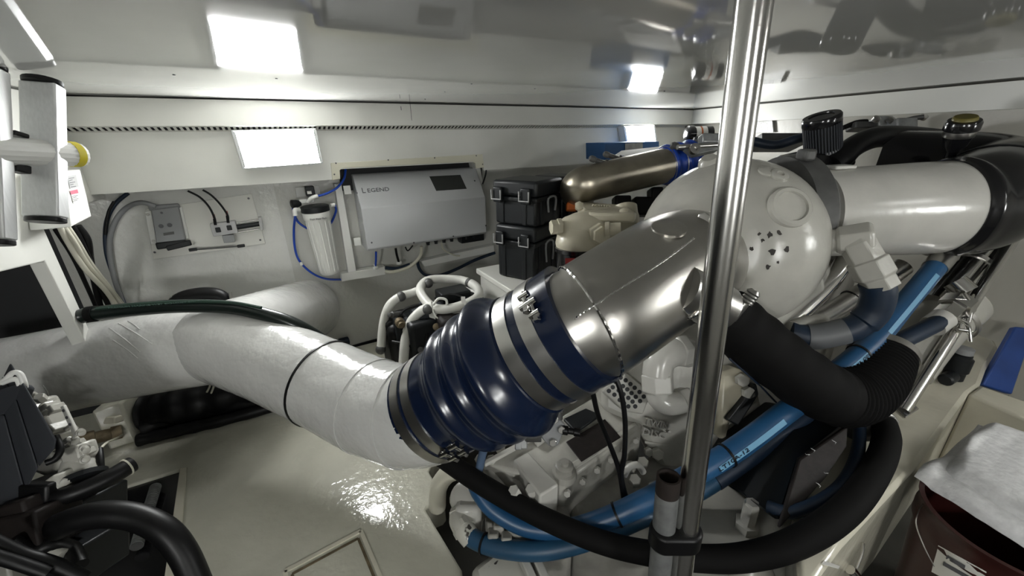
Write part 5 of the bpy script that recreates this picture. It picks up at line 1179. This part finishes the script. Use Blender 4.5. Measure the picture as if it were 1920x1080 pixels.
MB().prism([gg(905, 870, gz+.004), gg(1010, 814, gz+.004), gg(1014, 820, gz+.004), gg(910, 877, gz+.004)], Z*.012).build('case_rib', 'eng_w', gb, bevel=.003)
MB().prism([gg(1000, 830, gz+.003), gg(1052, 795, gz+.003), gg(1060, 803, gz+.003), gg(1008, 840, gz+.003)], Z*.02).build('case_rib', 'eng_w', gb, bevel=.004)
# lower castings near the platform edge
MB().prism([gg(880, 1065, .50), gg(925, 1030, .50), gg(990, 1040, .50), gg(1020, 1110, .50), gg(900, 1130, .50)], -Z*.2).build('lower_casting', 'eng_ch', gb, bevel=.02)
for a_, b_ in (((965, 1005), (1010, 1110)), ((985, 1000), (1035, 1110))): MB().prism([gg(a_[0]-7, a_[1], .53), gg(a_[0]+7, a_[1]-4, .53), gg(b_[0]+8, b_[1]-4, .53), gg(b_[0]-8, b_[1], .53)], -Z*.05).build('flange_strip', 'eng_w', gb, bevel=.004)
MB().lathe(gg(872, 930, .56), V((-.2, -.3, 1)), [(-.1, .05), (.0, .05), (.015, .042), (.02, .02)], 20).build('lower_casting', 'eng_w', gb)
MB().box(gg(880, 965, .52), RT, FW, UP, .08, .1, .10).build('lower_casting', 'eng_w', gb, bevel=.015)
for x, y in ((935, 990), (950, 1012), (925, 1005)): MB().box(gg(x, y, .55), RT, FW, UP, .03, .04, .03).build('valve_lug', 'eng_d', gb, bevel=.005)
ll = thing('lagged_elbow', 'small cream wrapped pipe elbow under the white exhaust pipe', 'pipe', at(835, 920, 1.35))
MB().tube(px([(862, 880, 1.3), (838, 890, 1.32), (822, 915, 1.35), (820, 950, 1.40)], 5), .030, 16).build('elbow', 'cable_w', ll)
# grey flange sensor and its fittings
fs_ = thing('flange_sensor', 'grey flanged pressure fitting below the blue exhaust hose', 'fitting', at(1030, 838, 1.12))
MB().prism([at(1016, 798, 1.10), at(1040, 776, 1.10), at(1062, 800, 1.10), at(1046, 836, 1.10), at(1030, 838, 1.10), at(1014, 820, 1.10)], FW*.02).build('flange', 'grey_pl', fs_, bevel=.004)
MB().lathe(at(1014, 808, 1.11), -RT, [(0, .03), (.04, .03), (.045, .026)], 20).build('barrel', 'grey_iron', fs_)
for p in ((1040, 785), (1036, 828), (1052, 804)): 
    hx3 = MB(); hexbolt(hx3, at(*p, 1.10), -FW, .011, .012); hx3.build('bolt', 'steel', fs_)
MB().lathe(at(1055, 806, 1.10), RT+UP*-.1-FW*.2, [(0, .013), (.014, .013), (.016, .009), (.03, .009), (.032, .012), (.048, .012)], 14).build('port', 'rubber', fs_)
MB().lathe(at(1047, 786, 1.10), UP, [(0, .012), (.02, .012), (.022, .016), (.05, .016)], 12).build('port', 'grey_iron', fs_)
for x in (982, 972): MB().box(at(x, 822-(982-x)*-.2, 1.12), RT, FW, UP, .02, .03, .05).build('bracket', 'galv', fs_, bevel=.003)
# elbow pipes of the gearbox cooler
ge2 = thing('cooler_elbows', 'pair of white painted pipe elbows joined by hex nuts on the gearbox', 'fitting', at(1250, 780, 1.25))
MB().tube(px([(1290, 662, 1.26), (1262, 660, 1.23), (1238, 676, 1.22), (1232, 705, 1.22)], 6), .045, 24).build('elbow', 'eng_w', ge2)
MB().tube(px([(1232, 725, 1.22), (1236, 747, 1.22), (1258, 757, 1.22), (1295, 747, 1.24)], 6), .035, 24).build('elbow', 'eng_w', ge2)
for p, e, r_ in (((1232, 700, 1.22), (1234, 735, 1.22), .050), ((1264, 660, 1.23), (1282, 656, 1.25), .052), ((1274, 753, 1.225), (1290, 746, 1.235), .041)):
    hm3 = MB(); dd = at(*e)-at(*p); hm3.lathe(at(*p), dd, [(0, r_*.9), (.004, r_), (dd.length-.004, r_), (dd.length, r_*.9)], 6); hm3.build('hex_nut', 'eng_w', ge2, bevel=.003, ang=20)
# casting right of the pole
rc = thing('mount_bracket', 'beige cast bracket with dark slot right of the pole', 'bracket', at(1390, 840, 1.28))
MB().prism([at(*p) for p in [(1352, 700, 1.27), (1385, 690, 1.27), (1412, 705, 1.27), (1402, 745, 1.27), (1372, 790, 1.27), (1362, 830, 1.27), (1345, 820, 1.27)]], FW*.08).build('casting', 'beige', rc, bevel=.014)
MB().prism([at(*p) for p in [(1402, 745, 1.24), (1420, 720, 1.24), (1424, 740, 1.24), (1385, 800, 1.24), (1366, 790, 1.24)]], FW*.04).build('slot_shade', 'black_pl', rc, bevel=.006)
for p in ((1388, 712), (1400, 735)): 
    hx3 = MB(); hexbolt(hx3, at(*p, 1.26), -FW, .020, .02); hx3.build('bolt', 'eng', rc)
# thin black cables
for lb, pts in (('thin black cable hanging left in front of the perforated guard', [(1112, 738, 1.02), (1122, 780, 1.04), (1142, 830, 1.07), (1160, 880, 1.09), (1170, 940, 1.1), (1178, 1000, 1.12)]),
                ('thin black cable hanging right of its twin before the gearbox', [(1150, 700, 1.03), (1164, 735, 1.03), (1172, 790, 1.05), (1171, 850, 1.07), (1166, 900, 1.09), (1190, 980, 1.1)])):
    tag(hose('cable', pts, .0068, 'rubber', n=8), lb, 'cable', 'twin black cables')
bw = thing('blue_connector', 'small pale blue cable connector under the exhaust hose clamp', 'connector', at(902, 875, 1.16))
MB().tube(px([(908, 840, 1.15), (903, 858, 1.15), (898, 882, 1.15)], 4), .012, 12).build('connector', 'blue_grey', bw)
